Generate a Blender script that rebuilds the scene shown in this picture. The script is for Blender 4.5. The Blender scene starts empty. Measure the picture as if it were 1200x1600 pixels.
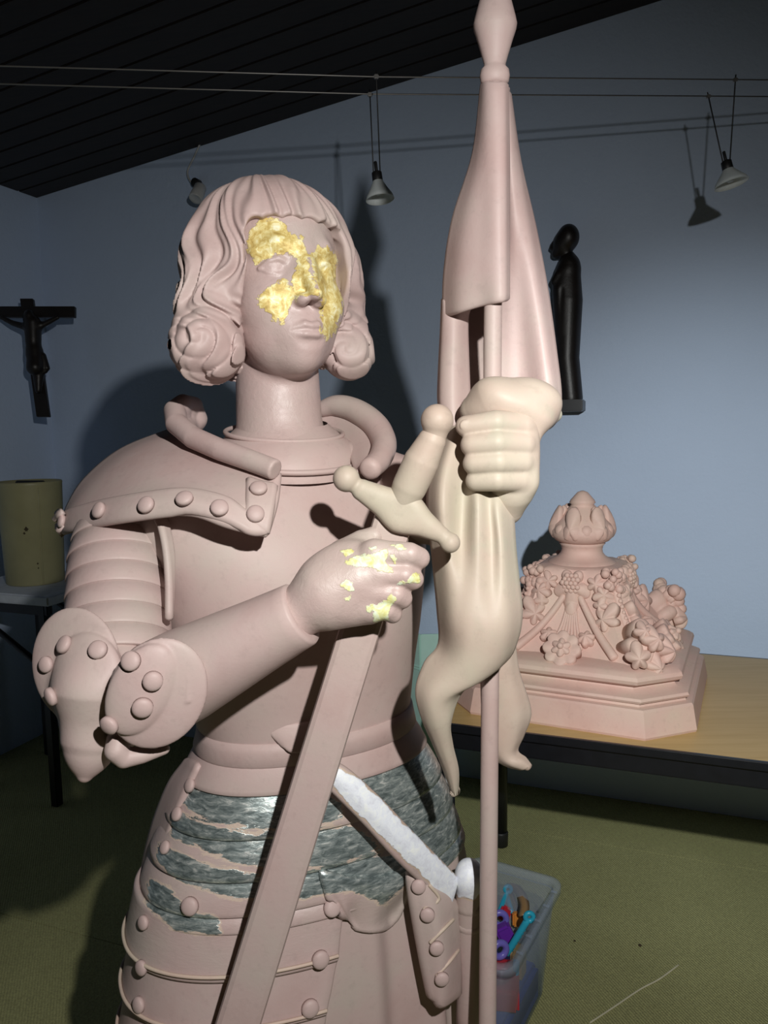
import bpy, bmesh, math, random
import numpy as np
from mathutils import Vector, Matrix
from mathutils.bvhtree import BVHTree

random.seed(7); rng = np.random.default_rng(7)
SC = bpy.context.scene; COL = SC.collection
R = math.radians

# ------------------------------------------------------------------ camera
FPX, IW, IH = 1202.0, 1200, 1600
CAM_H, PITCH, ROLL = 1.5, 6.5, 1.0
_p, _r = R(PITCH), R(ROLL)
_x = np.array([1, 0, 0.]); _u = np.array([0, math.sin(_p), math.cos(_p)])
CF = np.array([0, math.cos(_p), -math.sin(_p)])                 # forward
CR = _x * math.cos(_r) - _u * math.sin(_r)                      # image right
CU = _u * math.cos(_r) + _x * math.sin(_r)                      # image up
CO = np.array([0, 0, CAM_H])
cam = bpy.data.objects.new('camera', bpy.data.cameras.new('camera'))
COL.objects.link(cam)
M = Matrix.Identity(4)
for i in range(3):
    M[i][0], M[i][1], M[i][2], M[i][3] = CR[i], CU[i], -CF[i], CO[i]
cam.matrix_world = M
cam.data.sensor_fit = 'VERTICAL'; cam.data.sensor_height = 36.0
cam.data.lens = FPX / IH * 36.0
cam.data.clip_start = 0.02
SC.camera = cam

# ------------------------------------------------------------------ light
SC.view_settings.view_transform = 'Standard'; SC.view_settings.look = 'None'
SC.view_settings.gamma = 1.0; SC.view_settings.use_curve_mapping = False
SC.view_settings.exposure = 0.0
world = bpy.data.worlds.new('world'); SC.world = world; world.use_nodes = True
world.node_tree.nodes['Background'].inputs[0].default_value = (0.5, 0.6, 0.8, 1)
world.node_tree.nodes['Background'].inputs[1].default_value = 0.006

LIGHT = CO + CR * 0.25 + CU * 0.36 - CF * 0.15                             # hand-held torch, right of and above the lens

def px_dir(x, y):
    return CF + CR * ((x - 600) / FPX) + CU * ((800 - y) / FPX)
def P(x, y, d):
    return CO + px_dir(x, y) * d
def at_z(x, y, z):
    v = px_dir(x, y); return CO + v * ((z - CO[2]) / v[2])

def spot(name, energy, color, aim, size_deg, blend, radius):
    l = bpy.data.lights.new(name, 'SPOT'); l.energy = energy; l.color = color
    l.spot_size = R(size_deg); l.spot_blend = blend; l.shadow_soft_size = radius
    o = bpy.data.objects.new(name, l); COL.objects.link(o)
    o.location = LIGHT
    o.rotation_euler = Vector(aim - LIGHT).to_track_quat('-Z', 'Y').to_euler()
    return o
spot('torch_flood', 88, (1.0, 0.985, 0.95), P(500, 1330, 1.5), 142, 1.0, 0.016)
spot('torch_beam', 125, (0.95, 1.0, 1.0), P(1185, 920, 2.0), 55, 1.0, 0.016)
spot('torch_core', 3.5, (0.85, 1.0, 0.20), P(745, 850, 1.0), 34, 1.0, 0.016)

# ------------------------------------------------------------------ object helpers
def tag(o, label=None, cat=None, group=None, kind=None):
    if label: o['label'] = label
    if cat: o['category'] = cat
    if group: o['group'] = group
    if kind: o['kind'] = kind
    return o
def empty(name, loc, label=None, cat=None, group=None):
    o = bpy.data.objects.new(name, None); COL.objects.link(o)
    o.location = Vector(loc); o.empty_display_size = 0.05
    return tag(o, label, cat, group)
def origin_of(o):
    v = Vector((0, 0, 0))
    while o is not None:
        v += o.location; o = o.parent
    return v
BV = {}
def mk(name, verts, faces, mat, parent=None, smooth=True, uv=None, attrs=None, kind=None, angle=None):
    """one mesh object out of world coordinates"""
    verts = np.asarray(verts, dtype=np.float64)
    org = np.array(origin_of(parent)) if parent is not None else np.zeros(3)
    loc = np.zeros(3)
    if parent is None:
        loc = np.array([(verts[:, 0].min() + verts[:, 0].max()) / 2, (verts[:, 1].min() + verts[:, 1].max()) / 2, verts[:, 2].min()])
    me = bpy.data.meshes.new(name)
    v2 = verts - org - loc
    if isinstance(faces, np.ndarray):
        n, k = faces.shape
        me.vertices.add(len(v2)); me.vertices.foreach_set('co', v2.astype(np.float32).ravel())
        me.loops.add(n * k); me.loops.foreach_set('vertex_index', faces.astype(np.int32).ravel())
        me.polygons.add(n); me.polygons.foreach_set('loop_start', np.arange(0, n * k, k, dtype=np.int32))
        me.update(calc_edges=True); me.validate()
    else:
        me.from_pydata([tuple(v) for v in v2], [], [tuple(f) for f in faces]); me.update()
    if smooth:
        me.polygons.foreach_set('use_smooth', np.ones(len(me.polygons), dtype=bool))
        if angle: me.set_sharp_from_angle(angle=R(angle))
    if uv is not None:
        lay = me.uv_layers.new(name='UVMap'); li = np.empty(len(me.loops), dtype=np.int32)
        me.loops.foreach_get('vertex_index', li)
        lay.data.foreach_set('uv', np.asarray(uv, dtype=np.float32)[li].ravel())
    for k, a in (attrs or {}).items():
        at = me.attributes.new(k, 'FLOAT', 'POINT'); at.data.foreach_set('value', np.asarray(a, dtype=np.float32))
    if mat: me.materials.append(mat)
    o = bpy.data.objects.new(name, me); COL.objects.link(o)
    o.location = Vector(loc)
    if parent is not None: o.parent = parent
    if kind: o['kind'] = kind
    BV[o.name] = (verts, faces)
    return o
def inst(o, name, parent, matrix):
    """a copy sharing mesh data, placed by a world matrix"""
    c = o.copy(); c.name = name; COL.objects.link(c)
    c.parent = parent
    org = origin_of(parent) if parent is not None else Vector((0, 0, 0))
    c.matrix_basis = Matrix.Translation(-org) @ matrix
    return c
def bvh(*objs):
    vs, fs, n = [], [], 0
    for o in objs:
        v, f = BV[o.name]
        vs += [Vector(q) for q in v]
        fs += [tuple(int(i) + n for i in q) for q in f]
        n += len(v)
    return BVHTree.FromPolygons(vs, fs)
def cast(tree, x, y):
    d = Vector(px_dir(x, y)).normalized()
    h = tree.ray_cast(Vector(CO), d)
    if h[0] is None:
        h = tree.find_nearest(Vector(P(x, y, 1.05)))
        return h[0], h[1]
    n = h[1]
    if n.dot(d) > 0: n = -n
    return h[0], n
def project(v):
    q = np.asarray(v) - CO
    z = q @ CF
    return np.stack([600 + FPX * (q @ CR) / z, 800 - FPX * (q @ CU) / z], 1), z
def poly_dist(xy, poly):
    """signed distance (pixels, positive inside) of points to a polygon"""
    poly = np.asarray(poly, float); d = np.full(len(xy), 1e9); ins = np.zeros(len(xy), bool)
    for i in range(len(poly)):
        a, b = poly[i], poly[(i + 1) % len(poly)]
        ab = b - a; ap = xy - a
        t = np.clip((ap @ ab) / max(ab @ ab, 1e-9), 0, 1)
        d = np.minimum(d, np.hypot(*(ap - t[:, None] * ab).T))
        c = ((a[1] > xy[:, 1]) != (b[1] > xy[:, 1]))
        with np.errstate(divide='ignore', invalid='ignore'):
            xx = (b[0] - a[0]) * (xy[:, 1] - a[1]) / (b[1] - a[1]) + a[0]
        ins ^= c & (xy[:, 0] < xx)
    return np.where(ins, d, -d)
def paint(verts, polys):
    """where old leaf or paint is left on a surface: signed distance to its patches"""
    xy, _ = project(verts)
    s = np.full(len(xy), -40.0)
    for p in polys: s = np.maximum(s, poly_dist(xy, p))
    return np.clip(s, -40, 40) / 10.0

# ------------------------------------------------------------------ curves, patches, lofts
def catmull(ctrl, k, closed=False):
    c = np.asarray(ctrl, float); n = len(c)
    out = []
    segs = n if closed else n - 1
    for i in range(segs):
        if closed: p0, p1, p2, p3 = c[(i - 1) % n], c[i], c[(i + 1) % n], c[(i + 2) % n]
        else:
            p1, p2 = c[i], c[i + 1]
            p0 = c[i - 1] if i > 0 else 2 * p1 - p2
            p3 = c[i + 2] if i + 2 < n else 2 * p2 - p1
        for j in range(k):
            t = j / k
            out.append(0.5 * (2 * p1 + (p2 - p0) * t + (2 * p0 - 5 * p1 + 4 * p2 - p3) * t * t + (3 * p1 - p0 - 3 * p2 + p3) * t ** 3))
    if not closed: out.append(c[-1])
    return np.array(out)
def grid_normals(G):
    du = np.gradient(G, axis=1); dv = np.gradient(G, axis=0)
    n = np.cross(du, dv); n /= np.maximum(np.linalg.norm(n, axis=2, keepdims=True), 1e-9)
    return n
def patch(name, rows, mat, parent=None, t=0.008, k=5, kv=None, pixel=True, bulge=None, back=None, attrs_fn=None, rnd=True):
    """a sheet through a grid of points with a real thickness and a rounded rim"""
    rows = [[P(*q) for q in r] if pixel else r for r in rows]
    G = np.array(rows, float)
    G = catmull(G, kv or k); G = np.swapaxes(catmull(np.swapaxes(G, 0, 1), k), 0, 1)
    nr, nc = G.shape[:2]
    N = grid_normals(G)
    if np.mean((N * (CO - G)).sum(2)) < 0: N = -N
    if bulge is not None: G = G + N * bulge(nr, nc)[..., None]
    tt = t if not callable(t) else t(nr, nc)[..., None]
    B = G - N * tt
    idx = np.arange(nr * nc).reshape(nr, nc)
    F = np.stack([idx[:-1, :-1], idx[1:, :-1], idx[1:, 1:], idx[:-1, 1:]], -1).reshape(-1, 4)
    nb = nr * nc
    verts = [G.reshape(-1, 3), B.reshape(-1, 3)]
    faces = [F, F[:, ::-1] + nb]
    loop = np.concatenate([idx[0, :], idx[1:, -1], idx[-1, -2::-1], idx[-2:0:-1, 0]])
    n = len(loop)
    g, b = G.reshape(-1, 3)[loop], B.reshape(-1, 3)[loop]
    mid = (g + b) / 2
    tan = np.roll(mid, -1, 0) - np.roll(mid, 1, 0)
    nn = N.reshape(-1, 3)[loop]
    out = np.cross(tan, nn); out /= np.maximum(np.linalg.norm(out, axis=1, keepdims=True), 1e-9)
    cen = G.reshape(-1, 3).mean(0)
    if ((mid - cen) * out).sum() < 0: out = -out
    th = np.linalg.norm(g - b, axis=1, keepdims=True)
    mids = []
    for fr, bl in ((0.2, .3), (0.5, .42), (0.8, .3)) if rnd else ((0.5, 0),):
        mids.append(g + (b - g) * fr + out * th * bl)
    chain = [loop] + [np.arange(n) + 2 * nb + i * n for i in range(len(mids))] + [loop + nb]
    for a, c in zip(chain[:-1], chain[1:]):
        faces.append(np.stack([a, c, np.roll(c, -1), np.roll(a, -1)], -1))
    V = np.concatenate(verts + mids); F = np.concatenate(faces)
    vv, uu = np.meshgrid(np.linspace(0, 1, nr), np.linspace(0, 1, nc), indexing='ij')
    uv = np.stack([uu, vv], -1).reshape(-1, 2)
    uv = np.concatenate([uv, uv] + [uv[loop]] * len(mids))
    o = mk(name, V, F, mat, parent, uv=uv, attrs=attrs_fn(V) if attrs_fn else None, angle=None)
    fix_normals(o)
    return o
def fix_normals(o):
    bm = bmesh.new(); bm.from_mesh(o.data); bmesh.ops.recalc_face_normals(bm, faces=bm.faces); bm.to_mesh(o.data); bm.free()
def loft(name, rings, mat, parent=None, caps=(True, True), closed=True, smooth=True, attrs_fn=None, uv=True, angle=None):
    """rings: list of (n,3) arrays of world points"""
    rings = np.array(rings, float); m, n = rings.shape[:2]
    idx = np.arange(m * n).reshape(m, n)
    a, b = idx[:-1], idx[1:]
    if closed:
        F = np.stack([a, np.roll(a, -1, 1), np.roll(b, -1, 1), b], -1).reshape(-1, 4)
    else:
        F = np.stack([a[:, :-1], a[:, 1:], b[:, 1:], b[:, :-1]], -1).reshape(-1, 4)
    V = rings.reshape(-1, 3); F = [tuple(f) for f in F]
    uvv = np.stack(np.meshgrid(np.linspace(0, 1, n), np.linspace(0, 1, m)), -1).reshape(-1, 2)
    extra = []; 
    if closed:
        for which, r in ((caps[0], 0), (caps[1], m - 1)):
            if which:
                c = len(V) + len(extra); extra.append(rings[r].mean(0))
                for i in range(n):
                    q = (idx[r, i], idx[r, (i + 1) % n], c)
                    F.append(q if r else q[::-1])
    if extra:
        V = np.concatenate([V, extra]); uvv = np.concatenate([uvv, np.full((len(extra), 2), .5)])
    o = mk(name, V, F, mat, parent, smooth=smooth, uv=uvv if uv else None, attrs=attrs_fn(V) if attrs_fn else None, angle=angle)
    fix_normals(o)
    return o
def frames_along(pts):
    t = np.gradient(pts, axis=0); t /= np.linalg.norm(t, axis=1, keepdims=True)
    up = np.array([0, 0, 1.]) if abs(t[0][2]) < .9 else np.array([1., 0, 0])
    n = np.cross(t[0], up); n /= np.linalg.norm(n)
    N = [n]
    for i in range(1, len(pts)):
        n = N[-1] - t[i] * (N[-1] @ t[i]); n /= np.linalg.norm(n); N.append(n)
    N = np.array(N); B = np.cross(t, N)
    return t, N, B
def tube(name, pts, rad, mat, parent=None, n=12, k=6, pixel=False, flat=None, attrs_fn=None, ends=True, **kw):
    """round (or flattened) bar along a path; radius per control point"""
    pts = [P(*q) for q in pts] if pixel else pts
    rad = np.full(len(pts), rad) if np.isscalar(rad) else np.asarray(rad, float)
    if k > 1:
        pts = catmull(pts, k); rad = catmull(rad[:, None], k)[:, 0]
    pts = np.asarray(pts, float)
    t, N, B = frames_along(pts)
    if ends:   # rounded tips
        r0, r1 = rad[0], rad[-1]
        pts = np.concatenate([[pts[0] - t[0] * r0 * .45, pts[0] - t[0] * r0 * .3], pts, [pts[-1] + t[-1] * r1 * .3, pts[-1] + t[-1] * r1 * .45]])
        rad = np.concatenate([[r0 * .45, r0 * .8], rad, [r1 * .8, r1 * .45]])
        N = np.concatenate([[N[0]] * 2, N, [N[-1]] * 2]); B = np.concatenate([[B[0]] * 2, B, [B[-1]] * 2])
    a = np.linspace(0, 2 * math.pi, n, endpoint=False)
    fx, fy = flat or (1, 1)
    rings = pts[:, None] + rad[:, None, None] * (N[:, None] * np.cos(a)[None, :, None] * fx + B[:, None] * np.sin(a)[None, :, None] * fy)
    return loft(name, rings, mat, parent, attrs_fn=attrs_fn, **kw)
def lathe(name, profile, base, mat, parent=None, n=32, axis=(0, 0, 1), squash=None, smooth=True, angle=None, caps=(True, True)):
    """profile: (radius, height) pairs about an axis"""
    ax = np.asarray(axis, float); ax /= np.linalg.norm(ax)
    s = np.cross(ax, [0, 1, 0]) if abs(ax[1]) < .9 else np.cross(ax, [1, 0, 0]); s /= np.linalg.norm(s); q = np.cross(ax, s)
    a = np.linspace(0, 2 * math.pi, n, endpoint=False)
    rings = [np.asarray(base) + ax * h + r * (s * np.cos(a)[:, None] + q * np.sin(a)[:, None] * (squash or 1)) for r, h in profile]
    return loft(name, rings, mat, parent, caps=caps, smooth=smooth, angle=angle)
def box(name, c, size, mat, parent=None, axes=None, bev=0.0, kind=None):
    """box about its centre with own axes and a small bevel"""
    A = np.array(axes if axes is not None else np.eye(3), float)
    bm = bmesh.new(); bmesh.ops.create_cube(bm, size=1.0)
    for v in bm.verts: v.co = Vector((v.co.x * size[0], v.co.y * size[1], v.co.z * size[2]))
    if bev: bmesh.ops.bevel(bm, geom=bm.edges[:], offset=bev, segments=2, affect='EDGES', clamp_overlap=True)
    vs = np.array([v.co for v in bm.verts]) @ A + np.asarray(c)
    fs = [[v.index for v in f.verts] for f in bm.faces]; bm.free()
    return mk(name, vs, fs, mat, parent, smooth=bool(bev), kind=kind, angle=30 if bev else None)

def drape(name, tree, rows, off, mat, parent=None, t=.006, k=4, **kw):
    """a sheet laid on a surface: rows of sight lines dropped onto it and lifted along its normal"""
    out = []
    for r in rows:
        rr = []
        for q in catmull(np.array([(a[0], a[1], 0.) for a in r]), 3):
            l, n = cast(tree, q[0], q[1]); rr.append(np.array(l) + np.array(n) * off)
        out.append(rr)
    return patch(name, out, mat, parent, t=t, k=2, kv=k, pixel=False, **kw)

# ------------------------------------------------------------------ signed distance shapes
def ln(v): return np.sqrt((v * v).sum(-1))
def s_sph(p, c, r): return ln(p - np.asarray(c)) - r
def s_ell(p, c, r, A=None):
    q = p - np.asarray(c)
    if A is not None: q = q @ np.asarray(A).T
    r = np.asarray(r, float)
    k0 = ln(q / r); k1 = ln(q / (r * r))
    return k0 * (k0 - 1.0) / np.maximum(k1, 1e-9)
def s_cone(p, a, b, r1, r2=None):
    r2 = r1 if r2 is None else r2
    a = np.asarray(a, float); b = np.asarray(b, float); ab = b - a
    t = np.clip(((p - a) @ ab) / max(ab @ ab, 1e-12), 0, 1)
    return ln(p - a - t[:, None] * ab) - (r1 + (r2 - r1) * t)
def s_box(p, c, h, rd=0.0, A=None):
    q = p - np.asarray(c)
    if A is not None: q = q @ np.asarray(A).T
    q = np.abs(q) - (np.asarray(h, float) - rd)
    return ln(np.maximum(q, 0)) + np.minimum(q.max(-1), 0) - rd
def s_path(p, pts, rad):
    d = None
    for i in range(len(pts) - 1):
        r1, r2 = (rad, rad) if np.isscalar(rad) else (rad[i], rad[i + 1])
        e = s_cone(p, pts[i], pts[i + 1], r1, r2); d = e if d is None else np.minimum(d, e)
    return d
def U(a, b, k=0.0):
    if k <= 0: return np.minimum(a, b)
    h = np.maximum(k - np.abs(a - b), 0) / k
    return np.minimum(a, b) - h * h * k * .25
def S(a, b, k=0.0): return -U(-a, b, k)          # a minus b
def I(a, b, k=0.0): return -U(-a, -b, k)
def surface(fn, lo, hi, res, B=8, margin=1.0):
    """surface nets over a distance function, evaluated in full only near the surface"""
    lo = np.asarray(lo, float); hi = np.asarray(hi, float)
    nb = np.ceil((hi - lo) / (res * B)).astype(int)
    n = nb * B + 1
    g = [lo[i] + (np.arange(nb[i]) + .5) * B * res for i in range(3)]
    Cc = np.stack(np.meshgrid(*g, indexing='ij'), -1).reshape(-1, 3)
    dc = fn(Cc)
    act = np.abs(dc) < B * res * 0.9 * 1.3 * margin
    D = np.repeat(np.repeat(np.repeat(np.sign(dc).reshape(nb), B, 0), B, 1), B, 2) * 1.0
    D = np.pad(D, ((0, 1),) * 3, mode='edge').astype(np.float32)
    ids = np.argwhere(act.reshape(nb)) * B
    o = np.arange(B + 1); off = np.stack(np.meshgrid(o, o, o, indexing='ij'), -1).reshape(-1, 3)
    flat = set()
    lin = (ids[:, None] + off[None]).reshape(-1, 3)
    key = np.unique((lin[:, 0] * n[1] + lin[:, 1]) * n[2] + lin[:, 2])
    ijk = np.stack([key // (n[1] * n[2]), (key // n[2]) % n[1], key % n[2]], -1)
    for s in range(0, len(ijk), 400000):
        q = ijk[s:s + 400000]
        D[q[:, 0], q[:, 1], q[:, 2]] = fn(lo + q * res)
    neg = D < 0
    c = [neg[i:n[0] - 1 + i, j:n[1] - 1 + j, k:n[2] - 1 + k] for i in (0, 1) for j in (0, 1) for k in (0, 1)]
    cnt = sum(x.astype(np.int8) for x in c)
    cells = np.argwhere((cnt > 0) & (cnt < 8))
    cid = -np.ones(tuple(n - 1), dtype=np.int64); cid[cells[:, 0], cells[:, 1], cells[:, 2]] = np.arange(len(cells))
    acc = np.zeros((len(cells), 3)); w = np.zeros(len(cells))
    cor = [np.array(q) for q in ((0, 0, 0), (1, 0, 0), (0, 1, 0), (1, 1, 0), (0, 0, 1), (1, 0, 1), (0, 1, 1), (1, 1, 1))]
    for a, b in ((0, 1), (2, 3), (4, 5), (6, 7), (0, 2), (1, 3), (4, 6), (5, 7), (0, 4), (1, 5), (2, 6), (3, 7)):
        A_, B_ = cells + cor[a], cells + cor[b]
        da = D[A_[:, 0], A_[:, 1], A_[:, 2]].astype(float); db = D[B_[:, 0], B_[:, 1], B_[:, 2]].astype(float)
        m = (da < 0) != (db < 0)
        t = np.where(m, da / np.where(m, da - db, 1), 0)[:, None]
        acc += np.where(m[:, None], A_ + (B_ - A_) * t, 0); w += m
    V = lo + acc / w[:, None] * res
    F = []
    for ax in range(3):
        e1, e2 = [(1, 2), (2, 0), (0, 1)][ax]
        sl0 = [slice(None)] * 3; sl1 = [slice(None)] * 3
        sl0[ax] = slice(0, -1); sl1[ax] = slice(1, None)
        ch = neg[tuple(sl0)] != neg[tuple(sl1)]
        E = np.argwhere(ch)
        ok = (E[:, e1] > 0) & (E[:, e2] > 0) & (E[:, e1] < n[e1] - 1) & (E[:, e2] < n[e2] - 1); E = E[ok]
        q = []
        for s1, s2 in ((-1, -1), (0, -1), (0, 0), (-1, 0)):
            t = E.copy(); t[:, e1] += s1; t[:, e2] += s2; q.append(cid[t[:, 0], t[:, 1], t[:, 2]])
        f = np.stack(q, -1)
        up = neg[E[:, 0], E[:, 1], E[:, 2]]
        f = np.where(up[:, None], f, f[:, ::-1])
        F.append(f)
    F = np.concatenate(F)
    return V, F[(F >= 0).all(1)]
class Frame:
    """local axes (x across, y up, z towards the viewer's side) about a world point"""
    def __init__(s, o, yaw=0.0, pitch=0.0, roll=0.0, axes=None):
        s.o = np.asarray(o, float)
        if axes is None:
            f = np.array([math.sin(R(yaw)), -math.cos(R(yaw)), 0]); x = np.array([math.cos(R(yaw)), math.sin(R(yaw)), 0]); y = np.array([0, 0, 1.])
            f, y = f * math.cos(R(pitch)) + y * math.sin(R(pitch)), y * math.cos(R(pitch)) - f * math.sin(R(pitch))
            x, y = x * math.cos(R(roll)) + y * math.sin(R(roll)), y * math.cos(R(roll)) - x * math.sin(R(roll))
            axes = [x, y, f]
        s.A = np.array(axes, float)
    def w(s, p): return s.o + np.asarray(p, float) @ s.A
    def l(s, v): return (np.asarray(v, float) - s.o) @ s.A.T
    def on(s, x, y, z):
        """local point where a sight line meets the plane local z"""
        d = px_dir(x, y); f = s.A[2]
        t = (z - (CO - s.o) @ f) / (d @ f)
        return s.l(CO + d * t)
    def at(s, x, y, d): return s.l(P(x, y, d))
def sdf_obj(name, fr, fn, lo, hi, res, mat, parent=None, attrs_fn=None, **kw):
    V, F = surface(fn, lo, hi, res)
    lab = np.arange(len(V))                                       # keep the one connected body, drop stray crumbs
    for _ in range(60):
        m = lab[F].min(1); new = lab.copy()
        for c in range(4): np.minimum.at(new, F[:, c], m)
        new = new[new]
        if (new == lab).all(): break
        lab = new
    for _ in range(400):
        m = lab[F].min(1); new = lab.copy()
        for c in range(4): np.minimum.at(new, F[:, c], m)
        new = new[new]
        if (new == lab).all(): break
        lab = new
    ids, cnt = np.unique(lab, return_counts=True)
    keep = np.isin(lab, ids[cnt > .02 * len(V)])
    F = F[keep[F].all(1)]; remap = np.cumsum(keep) - 1; V = V[keep]; F = remap[F]
    W = fr.w(V)
    o = mk(name, W, F, mat, parent, attrs=attrs_fn(W, V) if attrs_fn else None, **kw)
    return o

# ------------------------------------------------------------------ materials
def new_mat(name):
    m = bpy.data.materials.new(name); m.use_nodes = True
    nt = m.node_tree; b = nt.nodes['Principled BSDF']
    return m, nt, b
def node(nt, t, **kw):
    n = nt.nodes.new(t)
    for k, v in kw.items():
        if k.startswith('i_'): n.inputs[k[2:].replace('_', ' ')].default_value = v
        else: setattr(n, k, v)
    return n
def noise(nt, scale, detail=4, rough=.55, coord=None, dist=0):
    n = node(nt, 'ShaderNodeTexNoise'); n.inputs['Scale'].default_value = scale; n.inputs['Detail'].default_value = detail
    n.inputs['Roughness'].default_value = rough; n.inputs['Distortion'].default_value = dist
    if coord is not None: nt.links.new(coord, n.inputs['Vector'])
    return n
def ramp(nt, src, stops):
    r = node(nt, 'ShaderNodeValToRGB'); e = r.color_ramp.elements
    while len(e) > 1: e.remove(e[-1])
    e[0].position, e[0].color = stops[0][0], (*stops[0][1], 1)
    for p, c in stops[1:]:
        q = e.new(p); q.color = (*c, 1)
    nt.links.new(src, r.inputs[0]); return r
def mixc(nt, fac, a, b):
    m = node(nt, 'ShaderNodeMix', data_type='RGBA')
    if hasattr(fac, 'node'): nt.links.new(fac, m.inputs[0])
    else: m.inputs[0].default_value = fac
    for i, s in ((6, a), (7, b)):
        if hasattr(s, 'node'): nt.links.new(s, m.inputs[i])
        else: m.inputs[i].default_value = (*s, 1)
    return m.outputs[2]
def math_(nt, op, a, b=0.0, clamp=False):
    m = node(nt, 'ShaderNodeMath', operation=op, use_clamp=clamp)
    for i, s in ((0, a), (1, b)):
        if hasattr(s, 'node'): nt.links.new(s, m.inputs[i])
        else: m.inputs[i].default_value = s
    return m.outputs[0]
def bump(nt, b, height, strength=.2, dist=.002):
    n = node(nt, 'ShaderNodeBump'); n.inputs['Strength'].default_value = strength; n.inputs['Distance'].default_value = dist
    nt.links.new(height, n.inputs['Height']); nt.links.new(n.outputs[0], b.inputs['Normal']); return n
def objco(nt):
    return node(nt, 'ShaderNodeTexCoord').outputs['Object']
def simple(name, c, rough=.5, metal=0.0, var=.08, scale=30, bs=0.0, bscale=120, spec=None):
    m, nt, b = new_mat(name); co = objco(nt)
    n = noise(nt, scale, coord=co)
    r = ramp(nt, n.outputs[0], [(.3, tuple(max(0, x * (1 - var)) for x in c)), (.7, tuple(min(1, x * (1 + var)) for x in c))])
    nt.links.new(r.outputs[0], b.inputs['Base Color'])
    b.inputs['Roughness'].default_value = rough; b.inputs['Metallic'].default_value = metal
    if spec is not None: b.inputs['Specular IOR Level'].default_value = spec
    if bs: bump(nt, b, noise(nt, bscale, coord=co).outputs[0], bs)
    return m
PINK = (0.47, 0.355, 0.335)
def primer_base(nt, c=PINK):
    """matt pink primer brushed over the carving, thin and greyer here and there"""
    co = objco(nt)
    n1 = noise(nt, 7, 5, .6, co); n2 = noise(nt, 60, 4, .7, co)
    a = ramp(nt, n1.outputs[0], [(.28, (c[0] * .93, c[1] * .86, c[2] * .86)), (.48, c), (.70, (c[0] * .97, c[1] * 1.08, c[2] * 1.03))])
    s = ramp(nt, n2.outputs[0], [(.30, (.85, .85, .85)), (.45, (1, 1, 1))])
    m = node(nt, 'ShaderNodeMix', data_type='RGBA', blend_type='MULTIPLY'); m.inputs[0].default_value = .5
    nt.links.new(a.outputs[0], m.inputs[6]); nt.links.new(s.outputs[0], m.inputs[7])
    return co, m.outputs[2], n2
def primer(name='pink_primer', c=PINK, rough=.52, bs=.16):
    m, nt, b = new_mat(name); co, col, n2 = primer_base(nt, c)
    nt.links.new(col, b.inputs['Base Color']); b.inputs['Roughness'].default_value = rough
    b.inputs['Specular IOR Level'].default_value = .3
    bump(nt, b, noise(nt, 150, 5, .6, co).outputs[0], bs, .0015)
    return m
def leafed(name, attr, cols, metal, rough, edge=.9, fine=70, noise_amp=3.2, border=None, bs=.25):
    """primer with what is left of an older leaf or paint layer on it"""
    m, nt, b = new_mat(name); co, pink, n2 = primer_base(nt)
    at = node(nt, 'ShaderNodeAttribute', attribute_name=attr).outputs['Fac']
    if name == 'silver_leaf':
        mp = node(nt, 'ShaderNodeMapping'); mp.inputs['Scale'].default_value = (.55, .55, 2.0); nt.links.new(co, mp.inputs[0]); co = mp.outputs[0]
    n = noise(nt, fine, 5, .62, co)
    k = math_(nt, 'ADD', at, math_(nt, 'MULTIPLY', math_(nt, 'SUBTRACT', n.outputs[0], .5), noise_amp))
    mask = math_(nt, 'MULTIPLY', math_(nt, 'SUBTRACT', k, 0.0), 6.0, True)
    nc = noise(nt, 90, 6, .7, co, .6)
    lc = ramp(nt, nc.outputs[0], cols)
    base = mixc(nt, mask, pink, lc.outputs[0])
    if border:
        ring = math_(nt, 'SUBTRACT', math_(nt, 'MULTIPLY', math_(nt, 'ADD', k, border[1]), 6.0, True), mask, True)
        ring = math_(nt, 'MULTIPLY', ring, .55)
        base = mixc(nt, ring, base, border[0])
    nt.links.new(base, b.inputs['Base Color'])
    nt.links.new(math_(nt, 'MULTIPLY', mask, metal), b.inputs['Metallic'])
    rr = math_(nt, 'ADD', .42, math_(nt, 'MULTIPLY', mask, rough - .42)); nt.links.new(rr, b.inputs['Roughness'])
    h = math_(nt, 'ADD', math_(nt, 'MULTIPLY', mask, .8), math_(nt, 'MULTIPLY', nc.outputs[0], .8))
    bump(nt, b, h, bs, .002)
    return m
M_PINK = primer()
M_GOLD = leafed('face_gold_leaf', 'leaf', [(.30, (.40, .27, .07)), (.45, (.62, .47, .16)), (.56, (.78, .68, .32)), (.66, (.90, .86, .62))], .12, .48, fine=110, noise_amp=3.0, bs=.55)
M_FLAKE = leafed('hand_old_paint', 'leaf', [(.35, (.60, .55, .20)), (.47, (.70, .70, .36)), (.62, (.72, .80, .66))], 0.0, .4, fine=150, noise_amp=1.6, bs=.5)
M_SILVER = leafed('silver_leaf', 'leaf', [(.28, (.09, .115, .115)), (.44, (.24, .29, .29)), (.56, (.46, .52, .51)), (.66, (.88, .90, .86))], .62, .30, fine=95, noise_amp=2.4, border=((.62, .50, .38), .35), bs=.35)
M_WHITE = leafed('belt_white_ground', 'leaf', [(.3, (.62, .63, .70)), (.5, (.74, .77, .84)), (.7, (.84, .86, .84))], 0.0, .45, fine=60, noise_amp=1.6, border=((.55, .42, .28), .25), bs=.4)
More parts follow.
